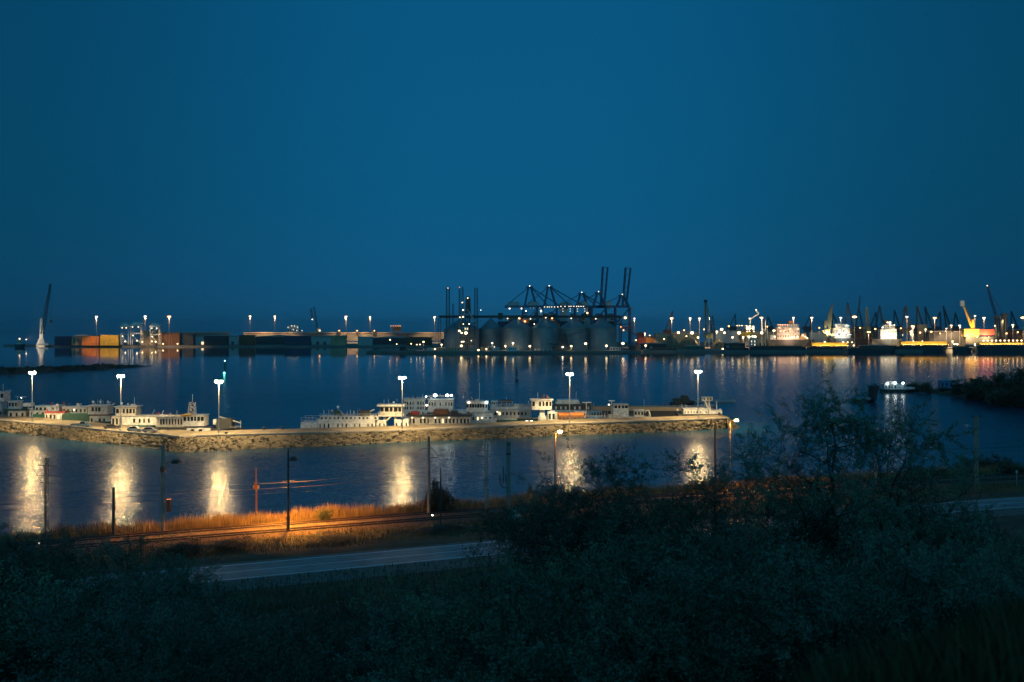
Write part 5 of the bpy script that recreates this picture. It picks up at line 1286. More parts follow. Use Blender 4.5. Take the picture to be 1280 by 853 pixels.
# things standing on the pier
def car(label, px, yb, L, paint, kind='car', rz=0.0, grp='cars parked on the pier'):
    Y = WY(yb, PZ); r = thing('parked_car', label, 'car', (X(px, Y), Y, PZ + .004), rz, grp)
    h = L / 2; pk = kind == 'pickup'
    o = MB().prism_y([(-h, .28), (-h, .75), (-h * .93, .88), (-h * .45, .92), (h * .5, .90), (h * .95, .78), (h, .6), (h, .28)], -.85, .85).build('body', M[paint], r)
    if pk: c = [(-h * .1, .9), (h * .02, 1.55), (h * .42, 1.55), (h * .62, .9)]
    else: c = [(-h * .88, .9), (-h * .62, 1.42), (h * .18, 1.46), (h * .55, .9)]
    MB().prism_y(c, -.72, .72).build('cabin_roof', M[paint], r)
    cx_ = sum(a for a, _ in c) / 4; ci = [(cx_ + (a - cx_) * .84, .93 + (b_ - .9) * .80) for a, b_ in c]
    MB().prism_y(ci, -.74, .74).build('side_window', M['glass'], r)
    for a in (-h * .62, h * .62):
        for b_ in (-.78, .78):
            w = MB().tube((a, b_ - .1, .32), (a, b_ + .1, .32), .32, .32, 12).build('wheel', M['rubber'], r)
            MB().tube((a, b_ - .115, .32), (a, b_ + .115, .32), .18, .18, 8).build('rim', M['steel'], w)
    for b_ in (-.55, .55):
        MB().box(h - .06, h + .02, b_ - .15, b_ + .15, .6, .74).build('headlight', M['glass'], r); MB().box(-h - .02, -h + .06, b_ - .12, b_ + .12, .6, .76).build('tail_light', M['red'], r)
    return r
car('dark blue pickup parked by the green tarpaulin boat', 101.5, 533.6, 5.6, 'carb', 'pickup', .02)
car('dark saloon car parked just left of the second lamp post', 139.5, 536.6, 4.0, 'card', 'car', .6)
car('white car parked just right of the second lamp post', 168.8, 539.4, 4.0, 'carw', 'car', .0)
car('silver car parked in front of the white car, nearer the tug', 188, 540.6, 4.0, 'carg', 'car', .03)
R = Rig('pier_bollard', 'row-end mooring box beside the third lamp post', 'bollard', 283, WY(544, PZ), None, PZ)
MB().lathe([(.35, 0), (.3, .5), (.5, .6), (.5, .8), (.2, .9)], 10).build('post', M['dark'], R.root)
r_ = random.Random(2)
for i, (px, lab) in enumerate(((330, 'iron bollard on the bare stretch of pier, left one'), (352, 'iron bollard on the bare stretch of pier, right one'), (899, 'iron bollard at the pier head'))):
    Y = yb_(px, 13.5)
    R = Rig('pier_bollard', lab, 'bollard', px, Y, 'bollards on the pier edge', PZ)
    MB().lathe([(.35, 0), (.3, .5), (.5, .6), (.5, .8), (.2, .9)], 10).build('post', M['dark'], R.root)
R = Rig('notch_boat_shelter', 'dark stone block hut in the corner where the embankment bends', 'hut', 225, WY(552, 1.6), None, .6)  # dark block put in for a notch in the rocks
R.box('wall', 222.5, 231, 548.8, 553, 2.4, M['wood'], tx=.9, roof=M['dark'])

# ------------------------------------------------------------------ afloat in the basin
def buoy(label, px, yw, yt, m, lm=None):
    Y = WY(yw); R = Rig('channel_buoy', label, 'buoy', px, Y, 'channel buoys'); h = R.z(yt)
    MB().lathe([(1.2, -.4), (1.25, .5), (.7, .8)], 12).build('float', m, R.root)
    MB().lattice((0, 0, .8), (0, 0, h), 1.3, .09, 5, .5).build('tower', m, R.root); MB().box(-.5, .5, -.5, .5, h * .35, h * .75).build('day_board', m, R.root)
    MB().ball((0, 0, h + .2), .3).build('lantern', lm or M['dark'], R.root)
    return R
R = buoy('green channel buoy with a pale blue lamp on top, left of the third lamp post', 281, 468, 451.5, M['green'], M['L_cyan'])
MB().ball((0, -1.3, .9), .6, .3, .6).build('lower_lantern', M['L_green'], R.root)  # glowing ball put in for the green reflection at the buoy base
buoy('dark channel buoy in open water above the tower wheelhouse', 646, 476, 460, M['dark'])
R = Rig('raft', 'dark work raft with scrub-like clutter floating left of the last pier lamp', 'raft', 853, WY(506))
R.hull(838, 870, 503, M['dark'], 9); R.box('clutter', 842, 852, 498, 503, 4, M['wood'], tx=.6); R.box('clutter', 850, 862, 494.5, 503, 4, M['wood'], tx=.5); R.bar('pipe', 840, 499, 868, 502, .3, M['dark'])
R = Rig('pontoon', 'long thin pale pontoon floating right of the last pier lamp', 'pontoon', 891, WY(503))
R.box('deck', 864, 918, 500.6, 502.8, 3, gy); R.bar('pipe', 866, 500, 916, 500, .15, gy); R.box('hut', 882, 886, 496, 500.5, 2, M['pale'])
R = Rig('crane_barge', 'black barge with a raised ramp at its right end, on open water', 'barge', 1082, WY(502.5))
R.hull(1066, 1097, 499, M['dark'], 8); R.box('coaming', 1068, 1086, 496.8, 499, 5, M['steel'])
mb = MB(); x0, x1, x2, x3 = R.x(1088.5), R.x(1093), R.x(1096.5), R.x(1088); mb.prism_y([(x0, R.z(500)), (R.x(1091.5), R.z(500)), (x2, R.z(481)), (R.x(1089), R.z(483))], -3.4, 3.4); mb.build('ramp', M['dark'], R.root); R.bar('ramp_chain', 1078, 498, 1089, 484, .1, M['dark'], -3)
R = Rig('ferry_boat', 'white lit boat with three deck lamps at the tip of the wooded spit', 'boat', 1122, WY(490.5))
R.hull(1101, 1146, 486.5, M['dark'], 7, rake=3); R.box('deck_house', 1103.5, 1130, 480.5, 486.5, 4.6, M['pale'], roof=wh); R.wins(7, gl, .3, .75, .5); R.box('wheelhouse', 1108, 1118, 477.5, 480.3, 3.5, M['pale'], roof=wh); R.wins(4, gl, .3, .8, .6); R.box('foredeck', 1130, 1142, 484, 486.5, 4, wh, tx=.9)
for px, r in ((1106.5, .55), (1116.3, .6), (1126, .5)): R.lamp(px, 479.4 if px < 1110 else 478.6, r, M['L_deck'], -2.8)
for px, yw, lab in ((1085, 531.5, 'tiny white rowing boat seen through the big tree'), (1210, 533, 'tiny white rowing boat left of the right wire mast')):
    R = Rig('rowing_boat', lab, 'rowing boat', px, WY(yw), 'small rowing boats'); R.hull(px - 3.4, px + 3.4, yw - 1.8, wh, 1.5, rake=.8); R.box('thwart', px - .5, px + .5, yw - 2.4, yw - 1.9, 1.3, M['wood'])
R = Rig('shore_container', 'pale blue container hut on the wooded spit', 'hut', 1182, WY(493) + 22, None, 1.6)
R.box('wall', 1174, 1190, 475.5, 486, 3, M['blue'], roof=M['pale']); R.wins(3, gl, .3, .7, .3)
R = Rig('mooring_post_frame', 'grey post frame standing between the lit boat and the scrub of the spit', 'frame', 1141, WY(490) + 10, None, .6)
R.box('board', 1139, 1143.5, 475.8, 484, .4, gy); R.bar('post', 1140, 484, 1140, 490, .15, gy); R.bar('post', 1142.5, 484, 1142.5, 490, .15, gy)
# ------------------------------------------------------------------ railway masts and lamps on the near shore
def nearY(px, py, z):
    return WY(py, z)
def nrig(name, label, cat, px, py, group=None, z=1.9):
    Y = WY(py, z); return Rig(name, label, cat, px, Y, group, z - .3)
GM = 'masts along the railway'
dk, st, pc = M['cranedark'], M['steel'], M['polecon']


def insul(R, x, z, dy=0, n=3):
    mb = MB(); mb.lathe([(.05, 0), (.11, .04), (.05, .1), (.11, .14), (.05, .2), (.11, .24), (.05, .3)], 8, (R.x(x), dy, z)); mb.build('insulator', M['dark'], R.root)


def lampposts(px, yb, yt, lx, label, pan='L_sodp'):
    R = nrig('street_lamp', label, 'street lamp', px, yb, 'sodium lamps along the railway'); zt = R.z(yt)
    MB().lathe([(.22, 0), (.2, 3), (.13, zt - .3), (.12, zt)], 10).build('pole', M['polecon'], R.root)
    ax = R.x(lx)
    MB().path([(0, 0, zt - .3), (.25, 0, zt + .15), (ax * .6, 0, zt + .42), (ax, 0, zt + .5)], .06).build('arm', st, R.root)
    o = MB().box(ax - .45, ax + .35, -.2, .2, zt + .42, zt + .66, .8, .8).build('lamp_housing', st, R.root)
    MB().ball((ax - .05, 0, zt + .38), .38, .26, .2, 8, 4).build('lamp_bulb', M['L_sod'], o)
    MB().box(ax - .30, ax + .20, -.16, .16, zt + .12, zt + .15).build('lamp_panel', M[pan], o)  # extra panel added below the bulb for more downward light
    return R
lampposts(694, 640, 542, 700.5, 'orange sodium street lamp by the track, nearest the bushes in the middle', 'L_sodq')
lampposts(912, 610, 527.5, 921, 'orange sodium street lamp beside the left of the big tree crown')

# catenary mast with box, lit from the right
R = nrig('railway_mast', 'stout concrete railway mast with a rusty box hung on its right, lit orange', 'mast', 203.5, 664, GM)
MB().lathe([(.30, -.5), (.24, R.z(558)), (.1, R.z(557.5))], 10).build('pole', pc, R.root)
R.box('signal_box', 208.5, 213.5, 624.5, 640, .5, M['rust']); R.bar('bracket', 204, 628, 210, 628, .05, st); R.bar('cantilever', 204, 586, 214, 584, .05, st); R.bar('cantilever', 204, 593, 214, 588, .04, st); R.box('clamp_band', 201, 206, 583, 590, .7, M['rust'])
hz = R.z(580)
hl = MB().box(.5, 1.4, 2.5, 3.7, hz, hz + .25, .75, .8).build('lamp_hood', dk, R.root)  # added hooded lamp, spreads the orange glow wider along the reeds
MB().box(.6, 1.3, 2.65, 3.55, hz - .05, hz - .01).build('lamp_panel', M['L_hooq'], hl)
MB().box(.5, 1.4, 2.45, 2.5, hz - .34, hz + .02).box(.5, 1.4, 3.7, 3.75, hz - .34, hz + .02).box(.44, .5, 2.45, 3.75, hz - .34, hz + .02).box(1.4, 1.46, 2.45, 3.75, hz - .34, hz + .02).build('hood_skirt', dk, hl)
MB().tube((0, 0, hz), (.9, 2.7, hz + .12), .05).build('lamp_arm', dk, R.root)
R = nrig('railway_post', 'short black square post standing in the lit reeds left of the stout mast', 'post', 142, 669, GM)
R.box('post', 140.6, 143.4, 609.5, 672, .32, dk); R.box('marker_plate', 143.2, 144.6, 633, 638, .1, M['rust'])
R = nrig('railway_mast', 'dark railway mast with cross arms, leftmost, against the first lamp reflection', 'mast', 58, 676, GM)
R.lat('pole', 58, 680, 58, 572, .42, .045, dk, bays=18)
for y, w in ((581.5, 11), (594, 13), (603, 9)): R.bar('cross_arm', 58 - w, y, 58 + w + 4, y + 1.2, .06, dk)
for a in (-9, 9): insul(R, 58 + a, R.z(581.5))
R.bar('stay', 36, 576, 54, 606, .04, dk)
R = nrig('signal_post', 'rusty red railway signal post with a small head, beyond the lit track', 'signal', 320, 640, None)
R.bar('pole', 320, 642, 320, 585, .11, M['rust']); R.box('signal_head', 318.2, 322, 603, 611, .3, M['rust'], dy=-.2); R.box('side_lamp', 316.4, 318, 607, 610.5, .3, st); R.box('side_lamp', 322.2, 324, 607, 610.5, .3, st); R.bar('ladder', 321.5, 642, 321.5, 612, .04, M['rust'])
R = nrig('railway_mast', 'dark railway mast with crossing wires before the brightest lit reeds', 'mast', 360.3, 664, GM)
MB().lathe([(.26, -.5), (.26, R.z(646)), (.17, R.z(645)), (.13, R.z(562)), (.05, R.z(561))], 8).build('pole', dk, R.root)
R.bar('cross_arm', 352, 583.8, 369, 582.8, .06, dk); R.bar('cross_arm', 352, 602, 369, 601, .06, dk)
# hooded sodium lamp on its far side
hz = R.z(577)
hl = MB().box(-.42, .42, 3.0, 4.0, hz, hz + .25, .75, .8).build('lamp_hood', dk, R.root)
MB().box(-.50, .50, 2.92, 3.0, hz - .34, hz + .02).box(-.5, -.44, 3.0, 4.0, hz - .34, hz + .02).box(.44, .5, 3.0, 4.0, hz - .34, hz + .02).build('hood_skirt', dk, hl)
MB().box(-.30, .30, 3.1, 3.9, hz - .06, hz - .01).build('lamp_panel', M['L_hood'], hl)
R.bar('lamp_arm', 360.3, 579, 360.3, 576, .05, dk, 0, 3.1)
R = nrig('railway_mast', 'tall concrete railway mast standing in the round dark bush', 'mast', 536, 642, GM)
MB().lathe([(.28, -.5), (.2, R.z(546)), (.1, R.z(545))], 10).build('pole', pc, R.root)
R.bar('cantilever', 536.5, 556, 549, 568, .05, dk, 0, -2); R.bar('cantilever', 536.5, 573, 549, 570, .05, dk, 0, -2); R.bar('wire_arm', 536, 560, 524, 562, .05, dk)
R = nrig('railway_post', 'thin black post in front of the round dark bush', 'post', 551, 657, GM)
R.bar('post', 551, 660, 551, 585, .13, dk); R.bar('step_peg', 549, 600, 553, 600, .03, dk)
R = nrig('railway_mast', 'grey railway mast with many short arms and insulators, left of the white cabinet', 'mast', 608, 647, GM)
R.lat('pole', 608, 650, 608, 551, .46, .085, pc, bays=26)
for i, y in enumerate((556, 563.5, 570, 580.5, 586, 600, 611, 620.5)):
    w = (7, 9, 12, 8, 5, 7, 6, 8)[i]; R.bar('cross_arm', 608 - w, y, 608 + (w * .45), y + .6, .05, dk)
    if i in (0, 1, 2, 3): insul(R, 608 - w * .9, R.z(y))
R.bar('stay', 597, 553, 607, 566, .035, dk); R.bar('stay', 596, 580, 607, 571, .035, dk)
R = nrig('railway_mast', 'grey railway mast with a curved horn gap bracket beside the white cabinet', 'mast', 635.5, 652, GM)
R.lat('pole', 635.5, 655, 635.5, 552, .56, .09, pc, bays=24); R.bar('pole_core', 635.5, 655, 635.5, 552, .12, st)
mb = MB(); mb.path([(R.x(624.5), -.3, R.z(598)), (R.x(625), -.3, R.z(603)), (R.x(628), -.3, R.z(609)), (R.x(634.5), -.3, R.z(609.5))], .09); mb.build('curved_bracket', dk, R.root)
for px, t_ in ((625, 593), (629.3, 583), (632.2, 592)): R.bar('horn', px, 604, px, t_, .08, dk, -.3)
R.box('top_frame', 632.5, 638.5, 553, 556.5, .5, dk); R.box('clamp_band', 632.5, 638.5, 566, 568.5, .9, dk); R.bar('cross_arm', 626, 600, 638, 600, .06, dk); R.bar('top_spike', 633.5, 553, 633.5, 546, .04, dk)
R = nrig('trackside_cabinet', 'white trackside switch cabinet at the foot of the grey mast', 'cabinet', 644.5, 652, None)
R.box('case', 639.8, 649.2, 634.5, 650.5, .7, M['cabinet'], roof=M['grey'], over=.05, rt=.06); R.geo = (R.x(639.8), R.x(649.2), -.35, R.z(650.5), R.z(634.5)); R.last = R.root
R.wins(2, M['cabinet'], .08, .92, .9, name='door'); R.box('plinth', 640.5, 648.5, 650.6, 653, .6, M['concrete'])
R = nrig('railway_mast', 'slender dark railway mast left of the right sodium lamp', 'mast', 894, 611, GM)
MB().lathe([(.22, -.5), (.16, R.z(530)), (.06, R.z(529))], 8).build('pole', dk, R.root); R.bar('cantilever', 894, 538, 904, 545, .05, dk); R.bar('cantilever', 894, 550, 904, 546, .05, dk)
R = nrig('railway_mast', 'slender pale railway mast behind the right flank of the big tree', 'mast', 1095, 604, GM)
MB().lathe([(.2, -.5), (.14, R.z(548)), (.06, R.z(547))], 8).build('pole', st, R.root); R.bar('cantilever', 1095, 552, 1105, 556, .05, dk)
R = nrig('railway_mast', 'railway mast with two cross arms near open water, rightmost', 'mast', 1220.5, 604, GM)
R.lat('pole', 1220.5, 606, 1220.5, 520, .46, .08, pc, bays=20); R.bar('cross_arm', 1214, 521, 1226, 521, .07, dk); R.bar('cross_arm', 1211, 535.5, 1228, 536.5, .07, dk)
for a in (1215, 1226): insul(R, a, R.z(521))
R = nrig('railway_post', 'thin pale post beside the tracks at the right end', 'post', 1271, 609, GM); R.bar('post', 1271, 611, 1271, 588, .08, st); R.box('marker_plate', 1269.8, 1272.2, 588, 592, .06, M['white'])
R = nrig('marker_lamp', 'tiny white marker lamp between the rails', 'lamp', 540.5, 647, None); R.bar('post', 540.5, 650, 540.5, 645, .06, st); R.lamp(540.5, 644.3, .13, M['L_dim'])
R = nrig('marker_lamp', 'tiny warm marker lamp low among the left bushes', 'lamp', 49, 683, None); R.bar('post', 49, 690, 49, 681, .05, st); R.lamp(49, 679.5, .12, M['L_ship'])

# overhead wires following the tracks, one span each
def wire(label, s, h, t0, t1, sag, r=.028):
    pts = []
    for i in range(13):
        f = i / 12; t = t0 + (t1 - t0) * f; x, y = xy(t, s); pts.append((float(x), float(y), h - sag * 4 * f * (1 - f)))
    o = MB().path(pts, r, 4).build('overhead_wire', dk); return tag(o, label, 'wire', 'overhead wires along the tracks')
ws = [(-70, -25), (-25, 18), (18, 62), (62, 108), (108, 152)]
nms = ['the left bushes', 'the brightest lit reeds', 'the round dark bush', 'the lower right bushes', 'the big tree']
for (a, b_), nm_ in zip(ws, nms):
    for s, wh_ in ((TRK[0], 'nearer'), (TRK[1], 'farther')):
        wire(f'upper overhead wire of the {wh_} track in the span past {nm_}', s, 9.3, a, b_, .9, .03); wire(f'lower overhead wire of the {wh_} track in the span past {nm_}', s, 7.7, a, b_, .08, .03)

# ------------------------------------------------------------------ vegetation
m_leaf = [mat('narrow_leaf_green', (.15, .19, .13), .6, stain=(.07, .10, .065), scale=1.3), mat('olive_leaf', (.18, .20, .12), .6, stain=(.08, .10, .06), scale=1.2), mat('dark_leaf', (.07, .11, .065), .6, stain=(.035, .06, .036), scale=1.3)]

for m_ in m_leaf:                                    # every plant a little lighter or darker than its neighbour
    nt = m_.node_tree; pb = nt.nodes['Principled BSDF']; lk = pb.inputs['Base Color'].links[0]; src = lk.from_socket
    oi = nt.nodes.new('ShaderNodeObjectInfo'); mr_ = nt.nodes.new('ShaderNodeMapRange'); mr_.inputs['To Min'].default_value = .65; mr_.inputs['To Max'].default_value = 1.5
    nt.links.new(oi.outputs['Random'], mr_.inputs['Value']); vs_ = nt.nodes.new('ShaderNodeVectorMath'); vs_.operation = 'SCALE'
    nt.links.new(src, vs_.inputs[0]); nt.links.new(mr_.outputs[0], vs_.inputs['Scale']); nt.links.new(vs_.outputs[0], pb.inputs['Base Color'])


def gen_plant(seed, h, stems, levels, kids, leaf, nleaf, r0, spread=.5, up=.25, lean=0.35, trunk_h=.3, wig=.22, len0=None, ratio=.62):
    rq = random.Random(seed); S = []; T = []
    def unit(v): return v / (np.linalg.norm(v) + 1e-9)
    def rv(a): return np.array([rq.gauss(0, a), rq.gauss(0, a), rq.gauss(0, a * .7)])
    def grow(p, d, L, r, lev):
        n = 5 if lev == 0 else (4 if lev < levels else 3); st_ = []
        for i in range(n):
            d = unit(d + rv(wig) + np.array([0, 0, up * .35])); q = p + d * (L / n)
            ra, rb = r * (1 - .55 * i / n), r * (1 - .55 * (i + 1) / n)
            S.append((p, q, ra, rb)); st_.append((q.copy(), d.copy(), rb)); p = q
        if lev == levels:
            for (q, dd, rb), (q0) in zip(st_, [s_[0] for s_ in S[-n:]]): T.append((q0, q))
            return
        k = kids[lev]
        for i in range(k):
            f = trunk_h + (1 - trunk_h) * ((i + rq.random() * .9) / k) if lev == 0 else .2 + .8 * ((i + rq.random()) / k)
            j = min(n - 1, int(f * n)); q, dd, rb = st_[j]
            a = rq.uniform(0, 2 * math.pi); side = unit(np.cross(dd, np.array([math.cos(a), math.sin(a), .3])))
            nd = unit(dd * (1 - spread) + side * spread * 1.25 + np.array([0, 0, up * .5]))
            grow(q, nd, L * ratio * rq.uniform(.7, 1.15), max(.004, rb * .68), lev + 1)
        grow(p, unit(d + rv(.2)), L * ratio, max(.004, r * .42), lev + 1)
    for s in range(stems):
        a = rq.uniform(0, 2 * math.pi); ln = lean * rq.uniform(.3, 1.2) if stems > 1 else lean * .3
        d = unit(np.array([math.cos(a) * ln, math.sin(a) * ln, 1.0]))
        b0 = np.array([math.cos(a) * .12 * stems ** .5, math.sin(a) * .12 * stems ** .5, -.25]) if stems > 1 else np.array([0, 0, -.3])
        grow(b0, d, (len0 or h * .45) * rq.uniform(.8, 1.15), r0, 0)
    # scale to the asked height
    top = max(q[2] for _, q, _, _ in S); k = h / top
    A = np.array([s[0] for s in S]) * k; B = np.array([s[1] for s in S]) * k; ra = np.array([s[2] for s in S]); rb = np.array([s[3] for s in S])
    n = len(A); D = B - A; D /= np.linalg.norm(D, axis=1, keepdims=True) + 1e-9
    ref = np.where(np.abs(D[:, 2:3]) > .9, np.array([[1., 0, 0]]), np.array([[0., 0, 1]])); U = np.cross(D, ref); U /= np.linalg.norm(U, axis=1, keepdims=True); Wv = np.cross(D, U)
    K = 4; V = np.zeros((n, 2 * K, 3))
    for i in range(K):
        t = 2 * math.pi * i / K; V[:, i] = A + (U * math.cos(t) + Wv * math.sin(t)) * ra[:, None]; V[:, K + i] = B + (U * math.cos(t) + Wv * math.sin(t)) * rb[:, None]
    base = np.arange(n)[:, None] * 2 * K
    Q = np.concatenate([base + np.array([[i, (i + 1) % K, K + (i + 1) % K, K + i]]) for i in range(K)])
    wood = fast_mesh('branches', V.reshape(-1, 3), Q)
    g_ = np.random.default_rng(seed + 100)
    TA = np.array([t[0] for t in T]) * k; TB = np.array([t[1] for t in T]) * k
    cl_ = .5 + np.sin(TA[:, 0] * 14 / h + seed) * np.sin(TA[:, 1] * 13 / h + 1.7 * seed) * .5 + np.sin(TA[:, 2] * 17 / h + TA[:, 0] * 9 / h) * .35
    cl_ = np.clip(cl_, .06, None) ** 1.4; idx = g_.choice(len(TA), nleaf, p=cl_ / cl_.sum()); f = g_.random(nleaf)[:, None]
    P = TA[idx] + (TB[idx] - TA[idx]) * f + g_.normal(0, .03, (nleaf, 3))
    ld = (TB - TA)[idx]; ld /= np.linalg.norm(ld, axis=1, keepdims=True) + 1e-9
    ld = ld * .6 + g_.normal(0, .55, (nleaf, 3)) + np.array([0, 0, .1]); ld /= np.linalg.norm(ld, axis=1, keepdims=True)
    nn = g_.normal(0, 1, (nleaf, 3)); sd = np.cross(ld, nn); sd /= np.linalg.norm(sd, axis=1, keepdims=True) + 1e-9
    L = leaf * g_.uniform(.6, 1.3, nleaf)[:, None]; wd = L * .14
    V = np.stack([P, P + ld * L * .5 + sd * wd, P + ld * L, P + ld * L * .5 - sd * wd], 1).reshape(-1, 3)
    leaves = fast_mesh('foliage', V, np.arange(nleaf * 4).reshape(-1, 4))
    return wood, leaves, h


def plant(name, label, cat, meshes, loc, rz=0, sc=1.0, group=None, wood_name='trunk', leaf_name='crown', lm=None):
    r = thing(name, label, cat, loc, rz, group); r.scale = (sc,) * 3 if not hasattr(sc, '__len__') else sc
    w, l, _ = meshes
    for nm_, me, m in ((wood_name, w, M['bark']), (leaf_name, l, lm or m_leaf[0])):
        if not me.materials: me.materials.append(m)
        o = bpy.data.objects.new(nm_, me); C.objects.link(o); o.parent = r
    return r


def gz(x, y): return float(ground(x, y))


BIG = gen_plant(11, 11.0, 1, 4, (7, 5, 5, 5), .115, 76000, .20, .72, .13, .3, .25, .24, None, .66)
TREE = [gen_plant(s, 8.0, 2, 4, (5, 4, 4, 4), .095, 46000, .10, .6, .22, .6, .2, .22) for s in (21, 33)]
SH = [gen_plant(s, 3.4, 7, 3, (4, 4, 4), .07, 22000, .03, .55, .24, .75, .15, .25) for s in (41, 52, 63, 74)]
# outline of the thicket along the photo's width
OUT = [(-60, 640), (0, 652), (20, 646), (60, 660), (100, 672), (150, 692), (190, 705), (215, 730), (260, 742), (320, 745), (400, 742), (440, 733), (480, 716), (540, 706), (600, 697), (625, 678), (660, 655), (690, 640), (720, 615), (745, 585), (770, 560), (800, 552), (830, 558), (860, 572), (885, 590), (905, 626), (985, 632), (1010, 622), (1140, 618), (1180, 610), (1200, 612), (1225, 632), (1240, 652), (1280, 655), (1340, 650)]
ox, oy = zip(*OUT)
def outline(px): return float(np.interp(px, ox, oy))
# specific trees
def put_tree(px, Y, ytop, ms, label, name='tree', rz=0.0, group=None, lm=None, wx=1.0):
    x = X(px, Y); z = gz(x, Y); h = Z(ytop, Y) - z; s = h / ms[2]
    return plant(name, label, 'tree', ms, (x, Y, z), rz, (s * wx, s * wx, s), group, lm=lm)
put_tree(1036, 44, 459, BIG, 'tall open-crowned tree, the highest in the thicket, with a dark forked trunk', rz=.6, lm=m_leaf[0], wx=1.04)
GT = 'smaller trees of the right thicket'
put_tree(800, 46, 546, TREE[0], 'leafy small tree left of the last pier lamp reflection', rz=.3, group=GT, lm=m_leaf[0], wx=1.0)
put_tree(866, 43, 572, TREE[1], 'small tree right under the last pier lamp reflection', rz=2.0, group=GT, lm=m_leaf[2])
put_tree(752, 50, 590, TREE[1], 'leftmost small tree of the right thicket, right of the middle sodium lamp', rz=4.0, group=GT)
put_tree(940, 38, 634, TREE[0], 'small tree in the lap of the big tree on its left', rz=1.5, group=GT)
put_tree(1100, 48, 536, TREE[1], 'small tree under the right flank of the big tree', rz=5.0, group=GT)
put_tree(1178, 45, 561, TREE[0], 'thin small tree with upright twigs left of the rightmost railway mast', rz=2.6, group=GT, wx=.8)
put_tree(1140, 52, 585, TREE[1], 'small tree between the big tree and the upright twigs tree', rz=.9, group=GT)

for i, (px, Y, yt, k, lab) in enumerate(((-30, 58, 626, 0, 'leafy shrub tree cut by the left frame edge'), (18, 60, 630, 1, 'shrub tree with a few upright twigs near the left frame edge'), (58, 62, 642, 0, 'rounded shrub tree under the leftmost railway mast'), (96, 60, 652, 1, 'shrub tree left of the short black post'), (132, 64, 668, 0, 'shrub tree just below the short black post'), (165, 66, 682, 1, 'shrub tree at the edge of the left thicket below the stout mast'), (192, 70, 696, 0, 'lowest shrub tree of the left thicket, at the road end'), (76, 46, 690, 1, 'shrub tree in the middle of the left thicket'), (140, 48, 712, 0, 'shrub tree low in the left thicket, nearer the viewer'))):
    put_tree(px, Y, yt, TREE[k], lab, 'shrub_tree', i * 1.3, 'shrub trees of the left thicket', wx=1.25)
for i, (px, Y, yt, k, wx, lab) in enumerate(((722, 53, 612, 0, 1.3, 'dense small tree just right of the middle sodium lamp, lowest of its row'), (778, 50, 557, 1, 1.35, 'dense small tree with its crown below the pier midway to the pier head'), (832, 48, 553, 0, 1.3, 'dense small tree left of the last lamp reflection, with the widest crown'), (1015, 40, 660, 1, 1.3, 'low bushy tree in front of the big tree trunk'), (1255, 50, 655, 0, 1.3, 'low bushy tree below the road at the right frame edge'), (800, 51, 566, 1, 1.5, 'dense small tree behind the widest crown, right of the middle sodium lamp'), (752, 55, 590, 0, 1.5, 'rounded small tree between the middle sodium lamp and the widest crown'), (848, 50, 580, 0, 1.5, 'rounded small tree just left of the last lamp reflection, lower than its neighbour'), (672, 54, 652, 1, 1.3, 'low bushy tree below the white cabinet'))):
    put_tree(px, Y, yt, TREE[k], lab, 'tree', i * 2.1, 'bushy trees of the right thicket', wx=wx)
rq = random.Random(77); npl = 0
ZONES = ((215, 'left', 'dense dark shrub in the thicket on the left slope, left of the road end'), (640, 'middle', 'low dark shrub on the unlit slope below the road'), (940, 'right', 'dark shrub under the small trees left of the big tree'), (1400, 'far', 'dark shrub around and right of the big tree trunk'))
rows = [(20, 15), (25, 14), (31, 14), (38, 16), (46, 17), (55, 19), (66, 18), (78, 16)]
for Y0, cnt in rows:
    for i in range(cnt):
        px = -70 + 1420 * (i + rq.random()) / cnt; Y = Y0 * rq.uniform(.92, 1.1); x = X(px, Y); z = gz(x, Y)
        w = 1.5 * F / Y
        top = max(outline(px), .6 * outline(px - w * .5) + .4 * outline(px), .6 * outline(px + w * .5) + .4 * outline(px)) + rq.uniform(2, 22)
        hmax = Z(top, Y) - z
        if hmax < .9: continue
        h = min(hmax, rq.uniform(1.6, 5.0)); k = rq.randrange(4)
        if px < 205 and Y0 > 30: h = min(hmax, rq.uniform(5.5, 8.5))
        if px > 690 and Y0 > 40: h = min(hmax, rq.uniform(3.5, 6.5))
        t_s = ts(x, Y)[1]
        if t_s > -10: continue
        zn = next(q for q in ZONES if px < q[0])
        s = h / 3.4
        plant('shrub', zn[2], 'shrub', SH[k], (x, Y, z), rq.uniform(0, 6.28), (s * rq.uniform(.95, 1.35), s * rq.uniform(.95, 1.35), s), 'shrubs of the ' + zn[1] + ' slope', 'stem', 'foliage', m_leaf[k % 3]); npl += 1
for i, (px, Y, h) in enumerate(((1252, 21.5, 2.2), (1285, 23, 2.4), (1318, 21, 2.2), (1225, 24, 2.0), (1262, 27, 2.4), (1300, 29, 2.6))):
    x = X(px, Y); s = h / 3.4
    plant('shrub', 'low dark shrub at the near right corner of the slope', 'shrub', SH[i % 4], (x, Y, gz(x, Y)), i * 1.1, (s * 1.3, s * 1.3, s), 'shrubs at the near right corner', 'stem', 'foliage')
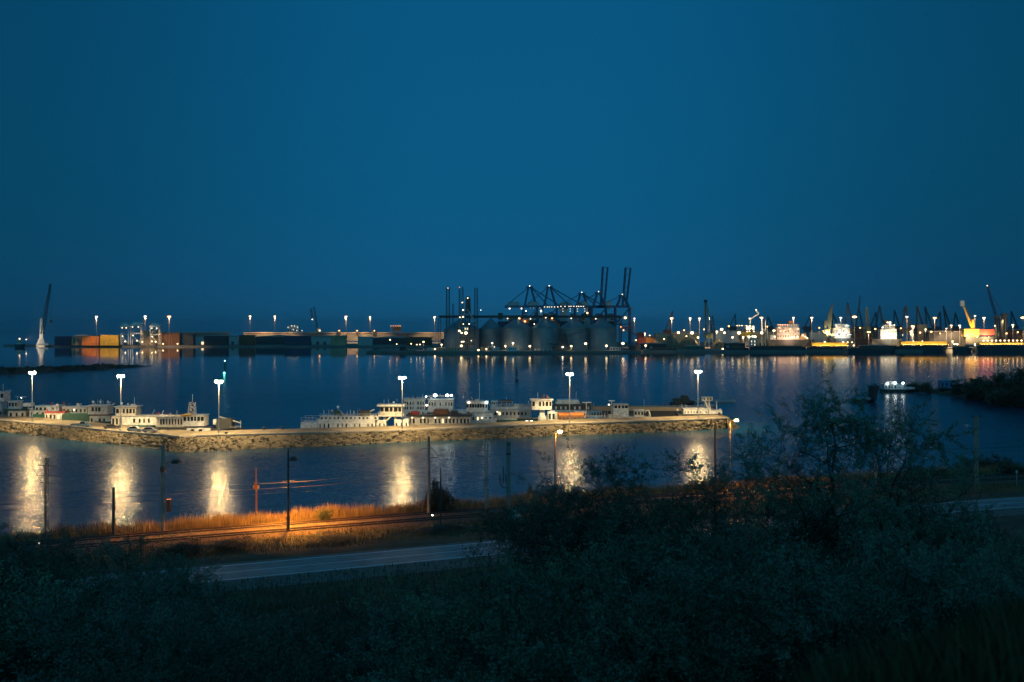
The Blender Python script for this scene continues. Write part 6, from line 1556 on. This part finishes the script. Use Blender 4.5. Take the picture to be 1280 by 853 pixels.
# shore bushes
def shore_bush(px, yb, yt, wpx, ms, label, lm):
    Y = WY(yb, 1.2); x = X(px, Y); z = gz(x, Y); h = Z(yt, Y) - z; s = h / ms[2]; w = wpx * Y / F / 4.6
    return plant('shrub', label, 'shrub', ms, (x, Y, z), 1.1, (w, w, s), None, 'stem', 'foliage', lm)
BUSH = gen_plant(91, 5.0, 9, 3, (5, 5, 5), .22, 16000, .05, .6, .18, .8, .05, .25)
shore_bush(545, 645, 596, 40, BUSH, 'round dark bush standing among the railway masts on the shore', m_leaf[2])
shore_bush(664, 628, 605, 16, BUSH, 'small dark bush in the reeds right of the white cabinet', m_leaf[2])
for px, yb, yt, w, lab in ((1200, 592, 578, 40, 'low dark bush beyond the tracks left of the rightmost mast'), (1242, 588, 565, 55, 'dark rounded bush beyond the tracks at the right end'), (1262, 594, 574, 40, 'dark bush with dry grass beyond the tracks, nearest the right end'), (1150, 596, 580, 45, 'low dark bush beyond the tracks right of the big tree'), (405, 655, 632, 18, 'dark scrubby tuft in the brightest lit reeds'), (285, 700, 672, 60, 'dark bramble between the road and the lit track, left one'), (420, 690, 668, 70, 'dark bramble between the road and the lit track, middle one'), (225, 708, 676, 60, 'dark bramble at the left end of the visible road'), (560, 672, 655, 60, 'dark bramble between the road and the black post')):
    Y = WY(yb, 1.5); x = X(px, Y); z = gz(x, Y); h = max(1.0, Z(yt, Y) - z); wd = w * Y / F / 4.6
    plant('shrub', lab, 'shrub', BUSH, (x, Y, z), px * .1, (wd, wd, h / 5.0), None, 'stem', 'foliage')
# trees of the peninsula
rq = random.Random(6)
FAR = gen_plant(95, 8.0, 3, 3, (5, 5, 4), .55, 9000, .12, .6, .15, .6, .1, .25)
for i, (px, yb, yt, w) in enumerate(((1150, 486, 478, 26), (1164, 488, 477, 24), (1196, 492, 474, 30), (1208, 494, 472, 36), (1222, 496, 474, 34), (1236, 497, 470, 40), (1250, 500, 468, 40), (1262, 500, 464, 42), (1274, 502, 461, 44), (1288, 503, 458, 46), (1230, 500, 484, 30), (1258, 504, 486, 34), (1280, 506, 484, 34), (1212, 497, 486, 24), (1180, 489, 484, 16))):
    Y = WY(yb, 1.5); x = X(px, Y); h = Z(yt, Y) - 1.0; wd = w * Y / F / 8.0
    plant('tree', 'dark scrubby tree in the wood on the spit at the right edge', 'tree', FAR, (x, Y, 1.0), rq.uniform(0, 6), (wd, wd, h / 8.0), 'trees on the wooded spit', 'trunk', 'crown', m_leaf[2])
FARB = FAR
for i, (px, yb, h) in enumerate(((18, 463.5, 3.4), (76, 462, 3.0), (108, 460.5, 2.2), (140, 459.0, 2.2))):
    Y = WY(yb, 2.5); plant('shrub', ['low bush at the left end of the rocky spit', 'low bush right of the first pier lamp on the rocky spit', 'small bush midway on the rocky spit', 'small bush toward the right tip of the rocky spit'][i], 'shrub', FARB, (X(px, Y), Y, 2.2), i, (h / 3.5, h / 3.5, h / 8.0), 'bushes on the rocky spit', 'stem', 'foliage')
